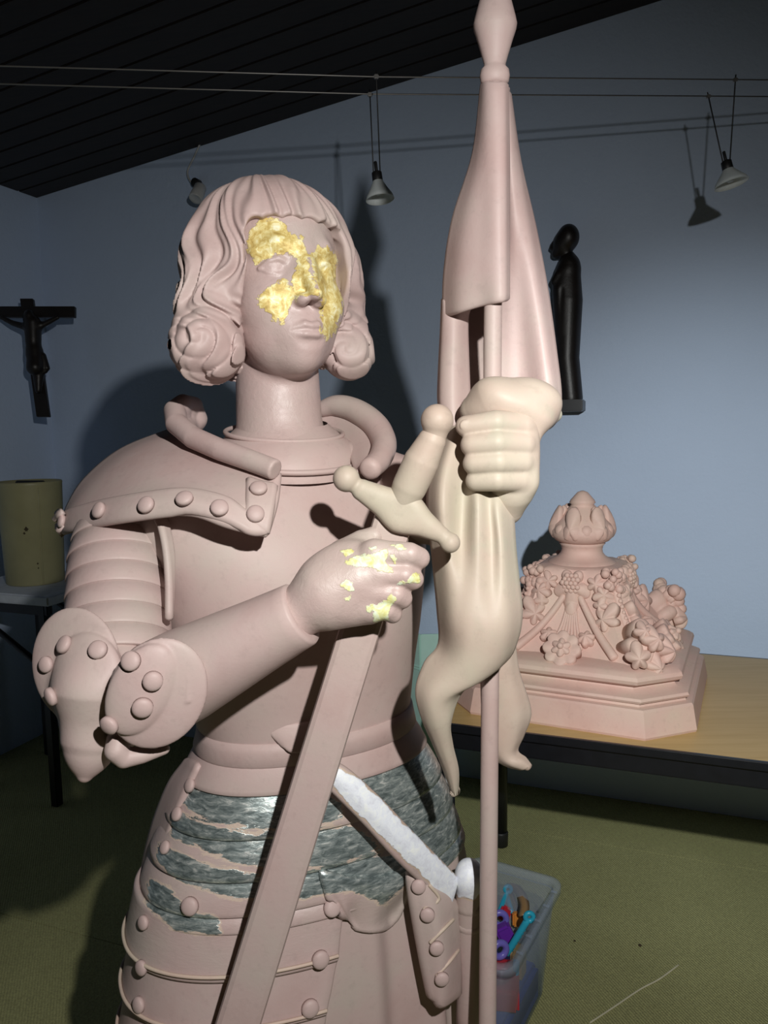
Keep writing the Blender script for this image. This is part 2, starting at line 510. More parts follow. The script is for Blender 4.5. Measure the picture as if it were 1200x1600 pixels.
def torch_tint_primer():  # primer with the torch's yellow tint mixed into its colour, plus greenish patina
    m, nt, b = new_mat('torch_tint_primer'); co, col, n2 = primer_base(nt, (.470, .378, .318))
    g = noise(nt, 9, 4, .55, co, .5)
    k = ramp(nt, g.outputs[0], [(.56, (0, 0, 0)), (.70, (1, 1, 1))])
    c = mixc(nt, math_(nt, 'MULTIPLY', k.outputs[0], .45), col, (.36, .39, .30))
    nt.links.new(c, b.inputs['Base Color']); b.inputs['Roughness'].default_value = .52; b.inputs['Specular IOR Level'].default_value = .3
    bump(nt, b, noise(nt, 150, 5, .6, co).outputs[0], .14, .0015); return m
M_TORCHTINT = torch_tint_primer()
M_EDGE = primer('worn_lame_edge', (.52, .40, .33))
M_STONE = primer('ornament_primer', (0.60, 0.405, 0.345), .6, .2)
M_BLACK = simple('black_painted_steel', (.006, .0065, .009), .34, 0, .2)
M_WOOD_DARK = simple('blackened_wood', (.012, .009, .008), .42, 0, .3, 20, .2)
M_CABLE = simple('steel_wire', (.30, .29, .28), .45, .8)
M_RUBBER = simple('black_plastic', (.015, .015, .016), .5)

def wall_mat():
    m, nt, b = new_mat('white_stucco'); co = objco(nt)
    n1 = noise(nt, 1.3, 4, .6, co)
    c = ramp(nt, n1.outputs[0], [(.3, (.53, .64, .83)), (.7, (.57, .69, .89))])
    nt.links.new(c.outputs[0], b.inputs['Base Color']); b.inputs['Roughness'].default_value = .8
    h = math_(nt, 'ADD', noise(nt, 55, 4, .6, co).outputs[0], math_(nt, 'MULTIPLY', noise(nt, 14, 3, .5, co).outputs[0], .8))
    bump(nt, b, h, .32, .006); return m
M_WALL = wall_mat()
M_BOUNCE_CUT = simple('bounce_cut_brown', (.05, .035, .025), .6)  # dark finish invented for the unseen right and front walls, cuts bounce light
def carpet_mat():
    m, nt, b = new_mat('olive_ribbed_carpet'); co = objco(nt)
    mp = node(nt, 'ShaderNodeMapping'); mp.inputs['Rotation'].default_value = (0, 0, R(-20.3)); nt.links.new(co, mp.inputs[0])
    w = node(nt, 'ShaderNodeTexWave', wave_type='BANDS', bands_direction='X'); w.inputs['Scale'].default_value = 42; w.inputs['Distortion'].default_value = 1.2
    w.inputs['Detail'].default_value = 2; w.inputs['Detail Scale'].default_value = 3
    nt.links.new(mp.outputs[0], w.inputs[0])
    n = noise(nt, 260, 3, .6, co); n2 = noise(nt, 2.2, 4, .5, co)
    c1 = ramp(nt, n2.outputs[0], [(.3, (.35, .345, .165)), (.7, (.43, .425, .205))])
    c2 = ramp(nt, n.outputs[0], [(.3, (.62, .62, .62)), (.65, (1.15, 1.15, 1.1))])
    mm = node(nt, 'ShaderNodeMix', data_type='RGBA', blend_type='MULTIPLY'); mm.inputs[0].default_value = .8
    nt.links.new(c1.outputs[0], mm.inputs[6]); nt.links.new(c2.outputs[0], mm.inputs[7])
    nt.links.new(mm.outputs[2], b.inputs['Base Color']); b.inputs['Roughness'].default_value = .95
    b.inputs['Specular IOR Level'].default_value = .1
    h = math_(nt, 'ADD', w.outputs[1], math_(nt, 'MULTIPLY', n.outputs[0], .7))
    bump(nt, b, h, .5, .004); return m
M_CARPET = carpet_mat()
def wood_mat(name, c1, c2, rough, ang=0.0, scale=6):
    m, nt, b = new_mat(name); co = objco(nt)
    mp = node(nt, 'ShaderNodeMapping'); mp.inputs['Rotation'].default_value = (0, 0, ang); mp.inputs['Scale'].default_value = (1, 12, 12); nt.links.new(co, mp.inputs[0])
    n = noise(nt, scale, 5, .6, mp.outputs[0], .4)
    c = ramp(nt, n.outputs[0], [(.3, c1), (.7, c2)])
    nt.links.new(c.outputs[0], b.inputs['Base Color']); b.inputs['Roughness'].default_value = rough
    bump(nt, b, n.outputs[0], .08, .001); return m
M_TABLE = wood_mat('beech_laminate', (.46, .30, .11), (.54, .37, .155), .42, R(20.3), 4)
M_CEIL = wood_mat('dark_stained_board', (.008, .005, .003), (.017, .010, .006), .6, 0, 5)
# ------------------------------------------------------------------ the room
YAW = R(20.3)
N2 = np.array([math.sin(YAW), math.cos(YAW), 0]); T2 = np.array([math.cos(YAW), -math.sin(YAW), 0]); Z = np.array([0, 0, 1.])
RAX = [T2, N2, Z]
def rm(a, p, z=0.0): return T2 * a + N2 * p + Z * z           # room coordinates: along the back wall, away from the camera, height
WP = 3.05
def on_wall(x, y, p=WP):
    v = px_dir(x, y); return CO + v * ((p - CO @ N2) / (v @ N2))
A_L = float(on_wall(72, 530) @ T2)                             # left corner
_c0, _c1 = on_wall(52, 312), on_wall(1040, 0)
SLOPE = (_c1[2] - _c0[2]) / ((_c1 - _c0) @ T2)
def ceil_z(a): return _c0[2] + SLOPE * (a - _c0 @ T2)
A_R, P_F = 3.0, -1.7
def slab(name, pts, th, mat):
    pts = np.array(pts); n = len(pts); V = np.concatenate([pts, pts + np.asarray(th)])
    F = [tuple(range(n)), tuple(range(2 * n - 1, n - 1, -1))] + [(i, i + n, (i + 1) % n + n, (i + 1) % n) for i in range(n)]
    o = mk(name, V, F, mat, None, smooth=False); fix_normals(o); o['kind'] = 'structure'; return o
slab('wall_back', [rm(A_L - .1, WP), rm(A_R + .1, WP), rm(A_R + .1, WP, ceil_z(A_R) + .02), rm(A_L - .1, WP, ceil_z(A_L) + .02)], N2 * .12, M_WALL)
slab('wall_left', [rm(A_L, WP), rm(A_L, P_F), rm(A_L, P_F, ceil_z(A_L) + .02), rm(A_L, WP, ceil_z(A_L) + .02)], -T2 * .12, M_WALL)
slab('wall_right', [rm(A_R, WP), rm(A_R, P_F), rm(A_R, P_F, ceil_z(A_R) + .02), rm(A_R, WP, ceil_z(A_R) + .02)], T2 * .12, M_BOUNCE_CUT)
slab('wall_front', [rm(A_L, P_F), rm(A_R, P_F), rm(A_R, P_F, ceil_z(A_R) + .02), rm(A_L, P_F, ceil_z(A_L) + .02)], -N2 * .12, M_BOUNCE_CUT)
M_SUB = simple('floor_screed', (.03, .03, .02), .9)
fl_o = slab('floor', [rm(A_L - .1, P_F - .1, -.006), rm(A_R + .1, P_F - .1, -.006), rm(A_R + .1, WP + .1, -.006), rm(A_L - .1, WP + .1, -.006)], -Z * .1, M_SUB)
_s = float(at_z(800, 1296, 0) @ N2)
_e = [P_F] + [q for q in (_s - 4, _s - 3, _s - 2, _s - 1, _s) if q > P_F + .1] + [WP]
for p0, p1 in zip(_e[:-1], _e[1:]):                            # carpet laid in strips, joints open by two millimetres
    V = [rm(A_L, p0 + .0012, -.004), rm(A_R, p0 + .0012, -.004), rm(A_R, p1 - .0012, -.004), rm(A_L, p1 - .0012, -.004)]
    V = np.array(V); V = np.concatenate([V, V + Z * .004])
    mk('carpet_strip', V, [(3, 2, 1, 0), (4, 5, 6, 7), (0, 1, 5, 4), (1, 2, 6, 5), (2, 3, 7, 6), (3, 0, 4, 7)], M_CARPET, fl_o, smooth=False)
ce = slab('ceiling', [rm(A_L - .1, P_F - .1, ceil_z(A_L - .1) + .03), rm(A_R + .1, P_F - .1, ceil_z(A_R + .1) + .03), rm(A_R + .1, WP + .1, ceil_z(A_R + .1) + .03), rm(A_L - .1, WP + .1, ceil_z(A_L - .1) + .03)], Z * .08, M_CEIL)
BW = .118
nb = int((WP - P_F) / BW) + 1
_sv = np.array(T2 + Z * SLOPE); _sv /= np.linalg.norm(_sv); _sn = np.cross(_sv, N2); _sn = -_sn if _sn[2] < 0 else _sn
for i in range(nb):                                            # tongue-and-groove boards, run up the slope
    p1 = WP - i * BW; p0 = max(p1 - BW + .006, P_F)
    if p0 >= p1: continue
    c = (rm(A_L, (p0 + p1) / 2, ceil_z(A_L)) + rm(A_R, (p0 + p1) / 2, ceil_z(A_R))) / 2 + _sn * .012
    L = np.linalg.norm(rm(A_R, 0, ceil_z(A_R)) - rm(A_L, 0, ceil_z(A_L)))
    box('board', c, (L, p1 - p0, .02), M_CEIL, ce, axes=[_sv, N2, _sn], bev=.003)
# ------------------------------------------------------------------ the statue
ST_BASE = np.array([P(500, 1110, 1.17)[0], P(500, 1110, 1.17)[1], 0.0])
ST = empty('statue', ST_BASE, 'life-size pink statue of a knight in plate armour with sword and banner', 'statue')

# ---- head, face and neck: one surface
HF = Frame(P(431, 428, 1.08), yaw=32, pitch=8)
mm = 0.001
def hp(x, y, z): return np.array([x, y, z]) * mm
NECK0, NECK1 = HF.on(432, 548, -.042), HF.on(438, 690, -.050)
GORG = HF.on(442, 716, -.050)
LIDS = {}
def face_fn(p):
    skull = s_ell(p, hp(0, 25, -5), hp(82, 104, 98))
    f = s_ell(p, hp(0, -38, 22), hp(74, 104, 66))
    f = U(f, s_ell(p, hp(0, 22, 22), hp(72, 62, 64)), 20 * mm)
    f = U(f, s_ell(p, hp(0, -98, 26), hp(56, 50, 54)), 25 * mm)
    f = U(f, s_sph(p, hp(0, -126, 58), 22 * mm), 22 * mm)
    for s in (-1, 1):
        f = U(f, s_ell(p, hp(s * 40, -60, 52), hp(28, 26, 28)), 24 * mm)
        f = S(f, s_ell(p, hp(s * 37, -16, 103), hp(23, 13, 19)), 14 * mm)
        f = U(f, s_cone(p, hp(s * 14, 4, 86), hp(s * 34, 12, 84), 5 * mm, 5 * mm), 14 * mm)
        f = U(f, s_cone(p, hp(s * 34, 12, 84), hp(s * 60, 2, 66), 5 * mm, 3 * mm), 14 * mm)
    for s in (-1, 1): f = U(f, s_ell(p, hp(s * 13, -40, 82), hp(12, 22, 14)), 14 * mm)
    # nose
    f = U(f, s_cone(p, hp(0, 4, 84), hp(0, -22, 91), 9 * mm, 8.5 * mm), 15 * mm)
    f = U(f, s_cone(p, hp(0, -20, 94), hp(0, -61, 114), 8 * mm, 8.5 * mm), 16 * mm)
    for s in (-1, 1):
        f = U(f, s_ell(p, hp(s * 12, -66, 98), hp(8.5, 7.5, 12)), 9 * mm)
        f = S(f, s_ell(p, hp(s * 7, -75, 104), hp(4.2, 4.5, 6.5)), 3 * mm)
    # mouth
    f = U(f, s_ell(p, hp(0, -99, 70), hp(33, 24, 21)), 16 * mm)
    f = S(f, s_cone(p, hp(0, -80, 100), hp(0, -90, 99), 3 * mm), 8 * mm)
    f = U(f, s_path(p, [hp(-25, -101, 83), hp(-9, -95.5, 92), hp(0, -97.5, 93), hp(9, -95.5, 92), hp(25, -101, 83)], [2.5 * mm, 5 * mm, 4.6 * mm, 5 * mm, 2.5 * mm]), 4 * mm)
    f = U(f, s_path(p, [hp(-22, -105, 83), hp(-8, -109.5, 90), hp(8, -109.5, 90), hp(22, -105, 83)], [2.5 * mm, 6.2 * mm, 6.2 * mm, 2.5 * mm]), 4 * mm)
    f = S(f, s_path(p, [hp(-27, -103, 87), hp(-12, -102, 95), hp(0, -103, 97.5), hp(12, -102, 95), hp(27, -103, 87)], 1.3 * mm), 2.5 * mm)
    f = S(f, s_cone(p, hp(-14, -119, 94), hp(14, -119, 94), 5 * mm), 10 * mm)
    for s in (-1, 1):
        f = U(f, s_sph(p, hp(s * 34, -18, 63.5), 19 * mm), 2 * mm)
        f = U(f, s_path(p, [hp(s * 15, -24, 78), hp(s * 24, -13, 83.5), hp(s * 34, -9.5, 84), hp(s * 45, -12, 79), hp(s * 55, -20, 68)], [1.6 * mm, 2.6 * mm, 3.0 * mm, 2.8 * mm, 2 * mm]), 2.5 * mm)
        f = U(f, s_path(p, [hp(s * 15, -24, 78), hp(s * 25, -28, 81), hp(s * 36, -29, 80), hp(s * 47, -26, 75), hp(s * 55, -20, 68)], [1.5 * mm, 2.2 * mm, 2.4 * mm, 2.2 * mm, 1.8 * mm]), 3 * mm)
        f = S(f, s_path(p, [hp(s * 17, -8, 90), hp(s * 33, -1, 92), hp(s * 50, -7, 82)], 1.6 * mm), 4 * mm)
    d = U(skull, f, 12 * mm)
    n = s_cone(p, NECK0, NECK1, .059, .063)
    n = U(n, s_ell(p, GORG, (.088, .022, .075)), .04)
    fr = HF.on(470, 640, .05); 
    d = U(d, n, .014)
    return d
sdf_gold = [[(383, 378), (395, 353), (409, 341), (434, 339), (450, 353), (455, 364), (471, 371), (479, 386), (483, 402), (486, 425), (499, 449), (497, 462), (462, 465), (457, 449), (453, 434), (464, 418), (462, 404), (448, 399), (432, 399), (418, 404), (399, 414), (388, 399)],
            [(458, 449), (448, 435), (423, 442), (411, 456), (401, 465), (402, 477), (420, 490), (427, 500), (444, 505), (450, 488), (458, 477), (462, 460)],
            [(486, 395), (499, 386), (516, 387), (527, 395), (530, 425), (536, 460), (535, 488), (527, 516), (511, 537), (502, 521), (500, 495), (499, 477), (500, 460), (490, 428), (485, 418)]]
def gold_attr(W, V):
    a = paint(W, sdf_gold)
    return {'leaf': np.where(V[:, 2] > .02, a, -4)}
face = sdf_obj('head', HF, face_fn, (-.14, -.30, -.115), (.14, .14, .13), .0017, M_GOLD, ST, attrs_fn=gold_attr)
# ---- hair: bobbed, waved, rolled under at the ends
CURL_L, CURL_R = HF.on(324, 534, .012), HF.on(543, 550, -.01)
UP_L, UP_R = HF.on(336, 410, -.012), HF.on(520, 420, -.02)
def spiral(p, c, tw, s):
    q = p - c
    u = q[:, 0] * .85 + q[:, 2] * .53; v = q[:, 1]; r3 = ln(q)
    r = np.sqrt(u * u + v * v) + 1e-5
    ph = np.arctan2(v, u * s)
    return 1.6 * (np.abs(np.sin(ph * tw * .5 + r * 190 + .8 * np.sin(v * 60))) ** .7 - .65), np.exp(-(r3 / .062) ** 5)
def hair_fn(p):
    cap = s_ell(p, hp(0, 18, -12), hp(116, 117, 113))
    back = s_ell(p, hp(0, -35, -55), hp(108, 112, 82))
    h = U(cap, back, .03)
    h = U(h, s_cone(p, UP_L, CURL_L, .044, .042), .03)
    h = U(h, s_cone(p, UP_R, CURL_R, .036, .034), .03)
    h = U(h, s_ell(p, CURL_L + hp(0, -6, 0), (.050, .045, .048)), .012)
    h = U(h, s_ell(p, CURL_R + hp(0, -4, 0), (.036, .036, .04)), .012)
    # strands
    th = np.arctan2(p[:, 0], p[:, 2] + .02)
    yy = p[:, 1]
    wav = np.clip((.05 - yy) / .10, 0, 1) * (.15 * np.sin(yy * 56 + np.sin(th * 2) * 2.5)) + .05 * np.sin(yy * 37 + 9 * th)
    st = np.sin(27 * (th + wav) + 2.2 * np.sin(5 * th + yy * 14)) * .6 + np.sin(53 * (th + wav * 1.2) + 3 * yy * 9) * .35
    low = np.sin(9 * (th + wav * 1.4) + 1.3) + .6 * np.sin(14.3 * (th + wav) + 2)
    crown = np.clip((.137 - yy) / .05, 0.1, 1)
    front = np.clip((p[:, 2] - .02) / .05, 0, 1) * np.clip((yy - .02) / .03, 0, 1)
    amp = (.0034 + .0034 * (1 - front) * np.clip((.06 - yy) / .1, 0, 1)) * crown
    sl, wl = spiral(p, CURL_L, 2, 1); sr, wr = spiral(p, CURL_R, 2, -1)
    w = np.maximum(wl, wr)
    h = h - (1 - .65 * w) * (amp * st + .0030 * (1 - front) * crown * low) - (wl * sl + wr * sr) * .0030
    # the open face
    scal = .004 * np.abs(np.sin(13.5 * th)) 
    op = s_box(p - np.stack([0 * th, scal, 0 * th], 1), hp(0, -126, 140), hp(73, 168, 112), .022)
    op = U(op, s_cone(p, hp(0, -70, 60), hp(0, -150, 0), .066, .060), .02)
    h = S(h, op, .006)
    h = S(h, s_ell(p, hp(0, -215, -20), hp(100, 80, 110)), .02)
    return h
hair = sdf_obj('hair', HF, hair_fn, (-.165, -.175, -.15), (.165, .15, .125), .0018, M_PINK, ST)
hair['label'] = 'chin-length bobbed hair with rolled-under curls and a fringe'

# ---- torso
def ring(Lx, Rx, py, d, b, yaw=25, n=72, ex=2.2, grow=0.0, tilt=0.0, wave=None):
    c = P((Lx + Rx) / 2, py, d); cy, sy = math.cos(R(yaw)), math.sin(R(yaw))
    hw = (Rx - Lx) / 2 / FPX * d
    a = math.sqrt(max(hw * hw - (b * sy) ** 2, 1e-4)) / cy
    t = np.linspace(0, 2 * math.pi, n, endpoint=False)
    ct, stt = np.cos(t), np.sin(t)
    k = (np.abs(ct) ** ex + np.abs(stt) ** ex) ** (-1 / ex)
    X = np.array([cy, sy, 0]); Fv = np.array([sy, -cy, 0])
    g = grow + (wave(t) if wave else 0)
    u, v = (a + g) * ct * k, (b + g) * stt * k
    return c + u[:, None] * X + v[:, None] * Fv + np.array([0, 0, 1.]) * (tilt * v)[:, None]
def dc(py): return 1.130 + (py - 690) * 1.08e-4
TR = [(345, 545, 690, .070), (290, 590, 712, .085), (235, 625, 745, .100), (215, 650, 790, .118), (228, 664, 840, .134), (248, 664, 885, .142), (262, 660, 930, .143), (275, 655, 980, .138), (288, 648, 1030, .128), (306, 643, 1075, .118), (319, 640, 1110, .113), (323, 640, 1130, .112)]
rc = catmull([(a, b, c, d) for a, b, c, d in TR], 5)
breast = loft('breastplate', [ring(a, b, c, dc(c), d) for a, b, c, d in rc], M_PINK, ST, caps=(True, True))
# neckline rims of the gorget
def ell_path(cx, cy, d, a, b, yaw, n=40, z=0.0, lo=0, hi=360, droop=0.0):
    c = P(cx, cy, d); X = np.array([math.cos(R(yaw)), math.sin(R(yaw)), 0]); Fv = np.array([math.sin(R(yaw)), -math.cos(R(yaw)), 0])
    t = np.radians(np.linspace(lo, hi, n))
    return c + a * np.cos(t)[:, None] * X + b * np.sin(t)[:, None] * Fv + np.array([0, 0, 1.])[None] * (z - droop * np.sin(t))[:, None]
tube('neckline_rim', ell_path(445, 676, 1.125, .086, .075, 25, lo=-60, hi=300, n=64, droop=.012), .0035, M_PINK, ST, n=8, k=1)
gor = []
for r, z, s in ((.062, .028, 0), (.080, .012, 0), (.094, .002, 0), (.106, -.010, .004), (.112, -.020, .010), (.112, -.034, .014)):
    gor.append(ell_path(447, 690, 1.125, r, r * .90, 25, n=64, z=z, lo=0, hi=360 * 63 / 64, droop=s + .008))
loft('gorget', gor, M_PINK, ST, caps=(False, False))
tube('neckline_rim', ell_path(448, 697, 1.125, .1125, .103, 25, lo=-60, hi=300, n=64, droop=.022, z=-.012), .0042, M_PINK, ST, n=8, k=1)
# raised collar, left and right
CLF = Frame(P(345, 690, 1.05), yaw=0)
def cl(x, y, d): return CLF.at(x, y, d)
def collar_l(p):
    top = [cl(312, 652, 1.165), cl(303, 634, 1.155), cl(286, 632, 1.13), cl(273, 642, 1.105), cl(276, 662, 1.075), cl(302, 684, 1.043), cl(345, 703, 1.012), cl(390, 719, .988), cl(440, 738, .966)]
    d = s_path(p, top, [.010, .0135, .0150, .0155, .0155, .0150, .0145, .0140, .0135])
    low = [cl(304, 664, 1.17), cl(296, 664, 1.15), cl(296, 672, 1.12), cl(322, 694, 1.085), cl(360, 712, 1.052), cl(400, 727, 1.028), cl(420, 732, 1.01)]
    d = U(d, s_path(p, low, .011), .022)
    n = cl(430, 735, .97) - cl(380, 714, .99); n /= np.linalg.norm(n)
    return I(d, (p - cl(431, 735, .97)) @ n, .003)
sdf_obj('collar', CLF, collar_l, (-.11, -.07, -.14), (.10, .08, .11), .0022, M_PINK, ST)
RIM = [(500, 640, 1.20), (526, 634, 1.19), (556, 642, 1.17), (586, 664, 1.135), (600, 692, 1.095), (594, 716, 1.055), (578, 733, 1.02)]
colr = tube('collar', RIM, [.012, .0165, .0185, .0190, .0180, .0165, .0150], M_PINK, ST, n=20, k=8, pixel=True)
patch('collar_lining', [[(496, 640, 1.205), (526, 638, 1.192), (556, 648, 1.168), (584, 670, 1.13), (594, 696, 1.09), (586, 720, 1.055), (570, 730, 1.035)],
                        [(496, 664, 1.20), (522, 664, 1.185), (546, 674, 1.155), (562, 692, 1.115), (568, 712, 1.075), (564, 726, 1.05), (558, 734, 1.035)],
                        [(496, 690, 1.18), (516, 690, 1.165), (534, 698, 1.135), (546, 710, 1.10), (552, 724, 1.07), (554, 734, 1.05), (552, 740, 1.035)]], M_PINK, colr, t=.007, k=5)

# ---- her right shoulder: dome and riveted band
PAU = [[(268, 668, 1.17), (285, 672, 1.13), (312, 690, 1.085), (352, 708, 1.045), (398, 728, 1.005), (432, 738, .985)],
       [(188, 700, 1.16), (212, 704, 1.09), (262, 716, 1.035), (325, 737, .998), (388, 756, .972), (430, 768, .962)],
       [(132, 745, 1.14), (156, 752, 1.06), (218, 758, .995), (300, 764, .962), (378, 783, .948), (426, 795, .950)],
       [(104, 788, 1.12), (122, 793, 1.045), (196, 784, .972), (288, 772, .945), (356, 790, .938), (420, 818, .944)],
       [(92, 826, 1.11), (112, 822, 1.035), (192, 806, .962), (290, 798, .936), (358, 818, .930), (416, 832, .940)]]
pau = patch('pauldron', PAU, M_PINK, ST, t=.012, k=8)
tp = bvh(pau)
bnd = drape('pauldron_band', tp, [[(97, 803), (120, 796), (160, 785), (225, 774), (290, 768), (335, 776), (366, 790), (390, 806)],
                                  [(95, 817), (116, 811), (156, 801), (224, 790), (290, 783), (340, 793), (372, 808), (402, 819)],
                                  [(92, 830), (111, 825), (152, 816), (223, 805), (290, 798), (348, 810), (382, 824), (413, 831)]], .0045, M_PINK, ST, t=.012)
fl = drape('pauldron_band', tp, [[(389, 750), (400, 754), (412, 757), (428, 760)], [(389, 780), (400, 784), (410, 788), (423, 794)], [(388, 806), (394, 816), (404, 822), (416, 831)]], .0050, M_PINK, ST, t=.012)

# ---- rivet: a low dome, copied wherever one sits
ra = np.linspace(0, math.pi / 2, 6)
riv0 = lathe('rivet', [(.0108, -.004), (.0108, .0008)] + [(.0104 * math.cos(t), .0008 + .0040 * math.sin(t)) for t in ra[1:-1]] + [(.001, .0048)], (0, 0, 0), M_PINK, None, n=20)
riv0.location = (0, 0, 0)
RIV = []
def rivets(tree, pts, scale=1.0, parent=None):
    for q in pts:
        s = scale * (q[2] if len(q) > 2 else 1)
        loc, n = cast(tree, q[0], q[1])
        m = Matrix.Translation(loc) @ n.to_track_quat('Z', 'Y').to_matrix().to_4x4() @ Matrix.Scale(s, 4)
        RIV.append(inst(riv0, 'rivet', parent or ST, m))
rivets(bvh(bnd, fl, pau), [(99, 815, .85), (157, 798), (230, 790), (289, 781), (343, 795), (399, 804), (404, 765)])

# ---- her left shoulder, mostly behind the hilt
LSF = Frame(P(640, 770, 1.17), yaw=25)
def lsh_fn(p):
    d = s_ell(p, (-.005, -.01, 0), (.062, .065, .085))
    d = U(d, s_cone(p, LSF.at(600, 712, 1.14), LSF.at(618, 735, 1.13), .012, .02), .03)
    d = U(d, s_cone(p, LSF.at(650, 795, 1.16), LSF.at(735, 845, 1.14), .036, .034), .02)
    d = U(d, s_cone(p, LSF.at(735, 845, 1.14), LSF.at(783, 760, 1.05), .036, .03), .02)
    return d
sdf_obj('shoulder_and_arm', LSF, lsh_fn, (-.12, -.15, -.14), (.26, .12, .16), .004, M_PINK, ST)

# ---- her right upper arm: overlapping lames
def arm_ring(c0, ax, r, n=48, e=1.0):
    ax = ax / np.linalg.norm(ax); s = np.cross(ax, CF); s /= np.linalg.norm(s); q = np.cross(ax, s)
    t = np.linspace(0, 2 * math.pi, n, endpoint=False)
    return c0 + r * (s * np.cos(t)[:, None] + q * np.sin(t)[:, None] * e)
A0, A1 = P(188, 818, 1.060), P(184, 1030, .972)
AX = A1 - A0
NL = 7
for i in range(NL):
    t0, t1 = i / NL, (i + 1) / NL + .012
    rr = lambda t: (.0575 + .0085 * min(1, max(0, t) / .3))
    rings = []
    for t, dr in ((t0, -.004), (t0 + .004, -.0006), (t1 - .02, .0009), (t1 - .004, .0011), (t1, .0004), (t1, -.006)):
        rings.append(arm_ring(A0 + AX * t, AX + np.array([0, .10, 0]) * 0, rr(t) + dr))
    loft('arm_lame', rings, M_PINK, ST, caps=(i == 0, i == NL - 1))
patch('arm_plate_edge', [[(246, 806, .985), (256, 822, .975), (264, 860, .965), (269, 910, .96), (270, 965, .955)], [(258, 806, .99), (266, 824, .985), (273, 862, .975), (274, 910, .97), (272, 965, .965)]], M_PINK, ST, t=.010, k=5)

# ---- elbow guard: two riveted wings and a point
EF = Frame(P(180, 1080, .905), yaw=0)
def disc_axes(nrm):
    n = np.asarray(nrm, float); n /= np.linalg.norm(n)
    x = np.cross([0, 1, 0], n); x /= np.linalg.norm(x); y = np.cross(n, x)
    return np.array([x, y, n])
WA = EF.at(118, 1038, .915); AA = disc_axes((-.30, .18, .95))
WB = EF.at(246, 1084, .857); AB = disc_axes((.14, -.05, .98))
TIPE = EF.at(132, 1214, .905)
def cut_disc(p, c, r, A, tilt):
    q = (p - c) @ A.T
    a = R(tilt); x = q[:, 0] * math.cos(a) + q[:, 1] * math.sin(a); y = -q[:, 0] * math.sin(a) + q[:, 1] * math.cos(a)
    return s_ell(np.stack([x, y, q[:, 2]], 1), (0, 0, 0), r)
def elbow_fn(p):
    core = s_ell(p, EF.at(182, 1082, .945), (.062, .070, .058))
    fa = cut_disc(p, WA, (.062, .068, .0115), AA, 18)
    fb = cut_disc(p, WB, (.0535, .066, .0105), AB, -22)
    d = U(fa, fb, .004)
    ia = cut_disc(p, EF.at(138, 1054, .900), (.046, .050, .0165), AA, 20)
    ib = cut_disc(p, EF.at(221, 1078, .848), (.0345, .056, .0125), AB, -28)
    d = U(d, ia, .0015)
    body = s_cone(p, EF.at(150, 1080, .915), EF.at(140, 1170, .912), .050, .024)
    body = U(body, s_cone(p, EF.at(142, 1165, .912), TIPE, .026, .004), .03)
    d = U(d, body, .014)
    d = U(d, core, .006)
    d = S(d, s_path(p, [EF.at(200, 1012, .875), EF.at(180, 1060, .872), EF.at(166, 1130, .875)], .006), .008)
    d = U(d, ib, .0015)
    curl = s_path(p, [EF.at(186, 1156, .885), EF.at(182, 1172, .88), EF.at(194, 1184, .885), EF.at(222, 1180, .89), EF.at(256, 1170, .90)], [.014, .0135, .012, .0095, .007])
    d = U(d, curl, .006)
    cut = s_path(p, [EF.at(196, 1168, .866), EF.at(218, 1173, .868), EF.at(264, 1164, .878)], .0035)
    d = S(d, cut, .003)
    return d
elbow = sdf_obj('elbow_guard', EF, elbow_fn, (-.15, -.15, -.10), (.15, .13, .085), .0021, M_PINK, ST)
te = bvh(elbow)
rivets(te, [(103, 1008), (154, 1016), (74, 1038, .9), (83, 1087), (206, 1033), (239, 1063), (223, 1104, 1.05), (173, 1131)])

# ---- forearm: a plain cone with a turned cuff, the wrist and the hand
F0, F1 = P(236, 1082, .935), P(472, 958, .888)
fax = F1 - F0
FR = []
for t, r in ((-.06, .050), (0.0, .0590), (.25, .0565), (.5, .050), (.75, .0435), (.93, .0395), (.985, .0385), (1.0, .0365), (1.0, .030)):
    ax = fax / np.linalg.norm(fax); s = np.cross(ax, [0, 0, 1]); s /= np.linalg.norm(s); q = np.cross(ax, s)
    a = np.linspace(0, 2 * math.pi, 56, endpoint=False)
    FR.append(F0 + fax * t + r * (s * np.cos(a)[:, None] + q * np.sin(a)[:, None]))
vamb = loft('vambrace', FR, M_PINK, ST)

DF = .878
HD = Frame(P(570, 900, .885), yaw=0)
def hpx(x, y, d): return HD.at(x, y, d)
def rhand_fn(p):
    w = s_cone(p, hpx(455, 966, .892), hpx(505, 928, .886), .030, .031)
    d = U(w, s_ell(p, hpx(552, 902, .888), (.052, .042, .024), disc_axes((.0, .05, 1)) ), .03)
    d = U(d, s_cone(p, hpx(510, 925, .886), hpx(560, 905, .882), .031, .030), .02)
    d = U(d, s_cone(p, hpx(520, 945, .886), hpx(578, 950, .884), .024, .018), .02)
    # fingers: knuckle, first joint, tips folded behind the blade
    K = [((586, 866, .874), (640, 866, .868), (654, 872, .876), (640, 880, .915), .0165, .0135),
         ((592, 897, .872), (632, 899, .866), (645, 905, .874), (634, 910, .915), .0155, .0130),
         ((590, 925, .874), (618, 929, .868), (628, 935, .876), (620, 936, .915), .0145, .0125),
         ((582, 950, .878), (604, 953, .872), (613, 959, .880), (606, 958, .912), .0135, .0115)]
    for a, b, c, e, r1, r2 in K:
        f = s_path(p, [hpx(*a), hpx(*b), hpx(*c), hpx(*e)], [r1, r2, r2 * .96, r2 * .85])
        d = U(d, f, .0055)
        d = U(d, s_sph(p, hpx(a[0] - 2, a[1], a[2] - .004), r1 * .8), .012)
    # thumb along the near edge of the blade
    d = U(d, s_path(p, [hpx(508, 905, .895), hpx(538, 866, .905), (hpx(566, 848, .912)), hpx(584, 838, .915)], [.022, .018, .0155, .012]), .014)
    return d
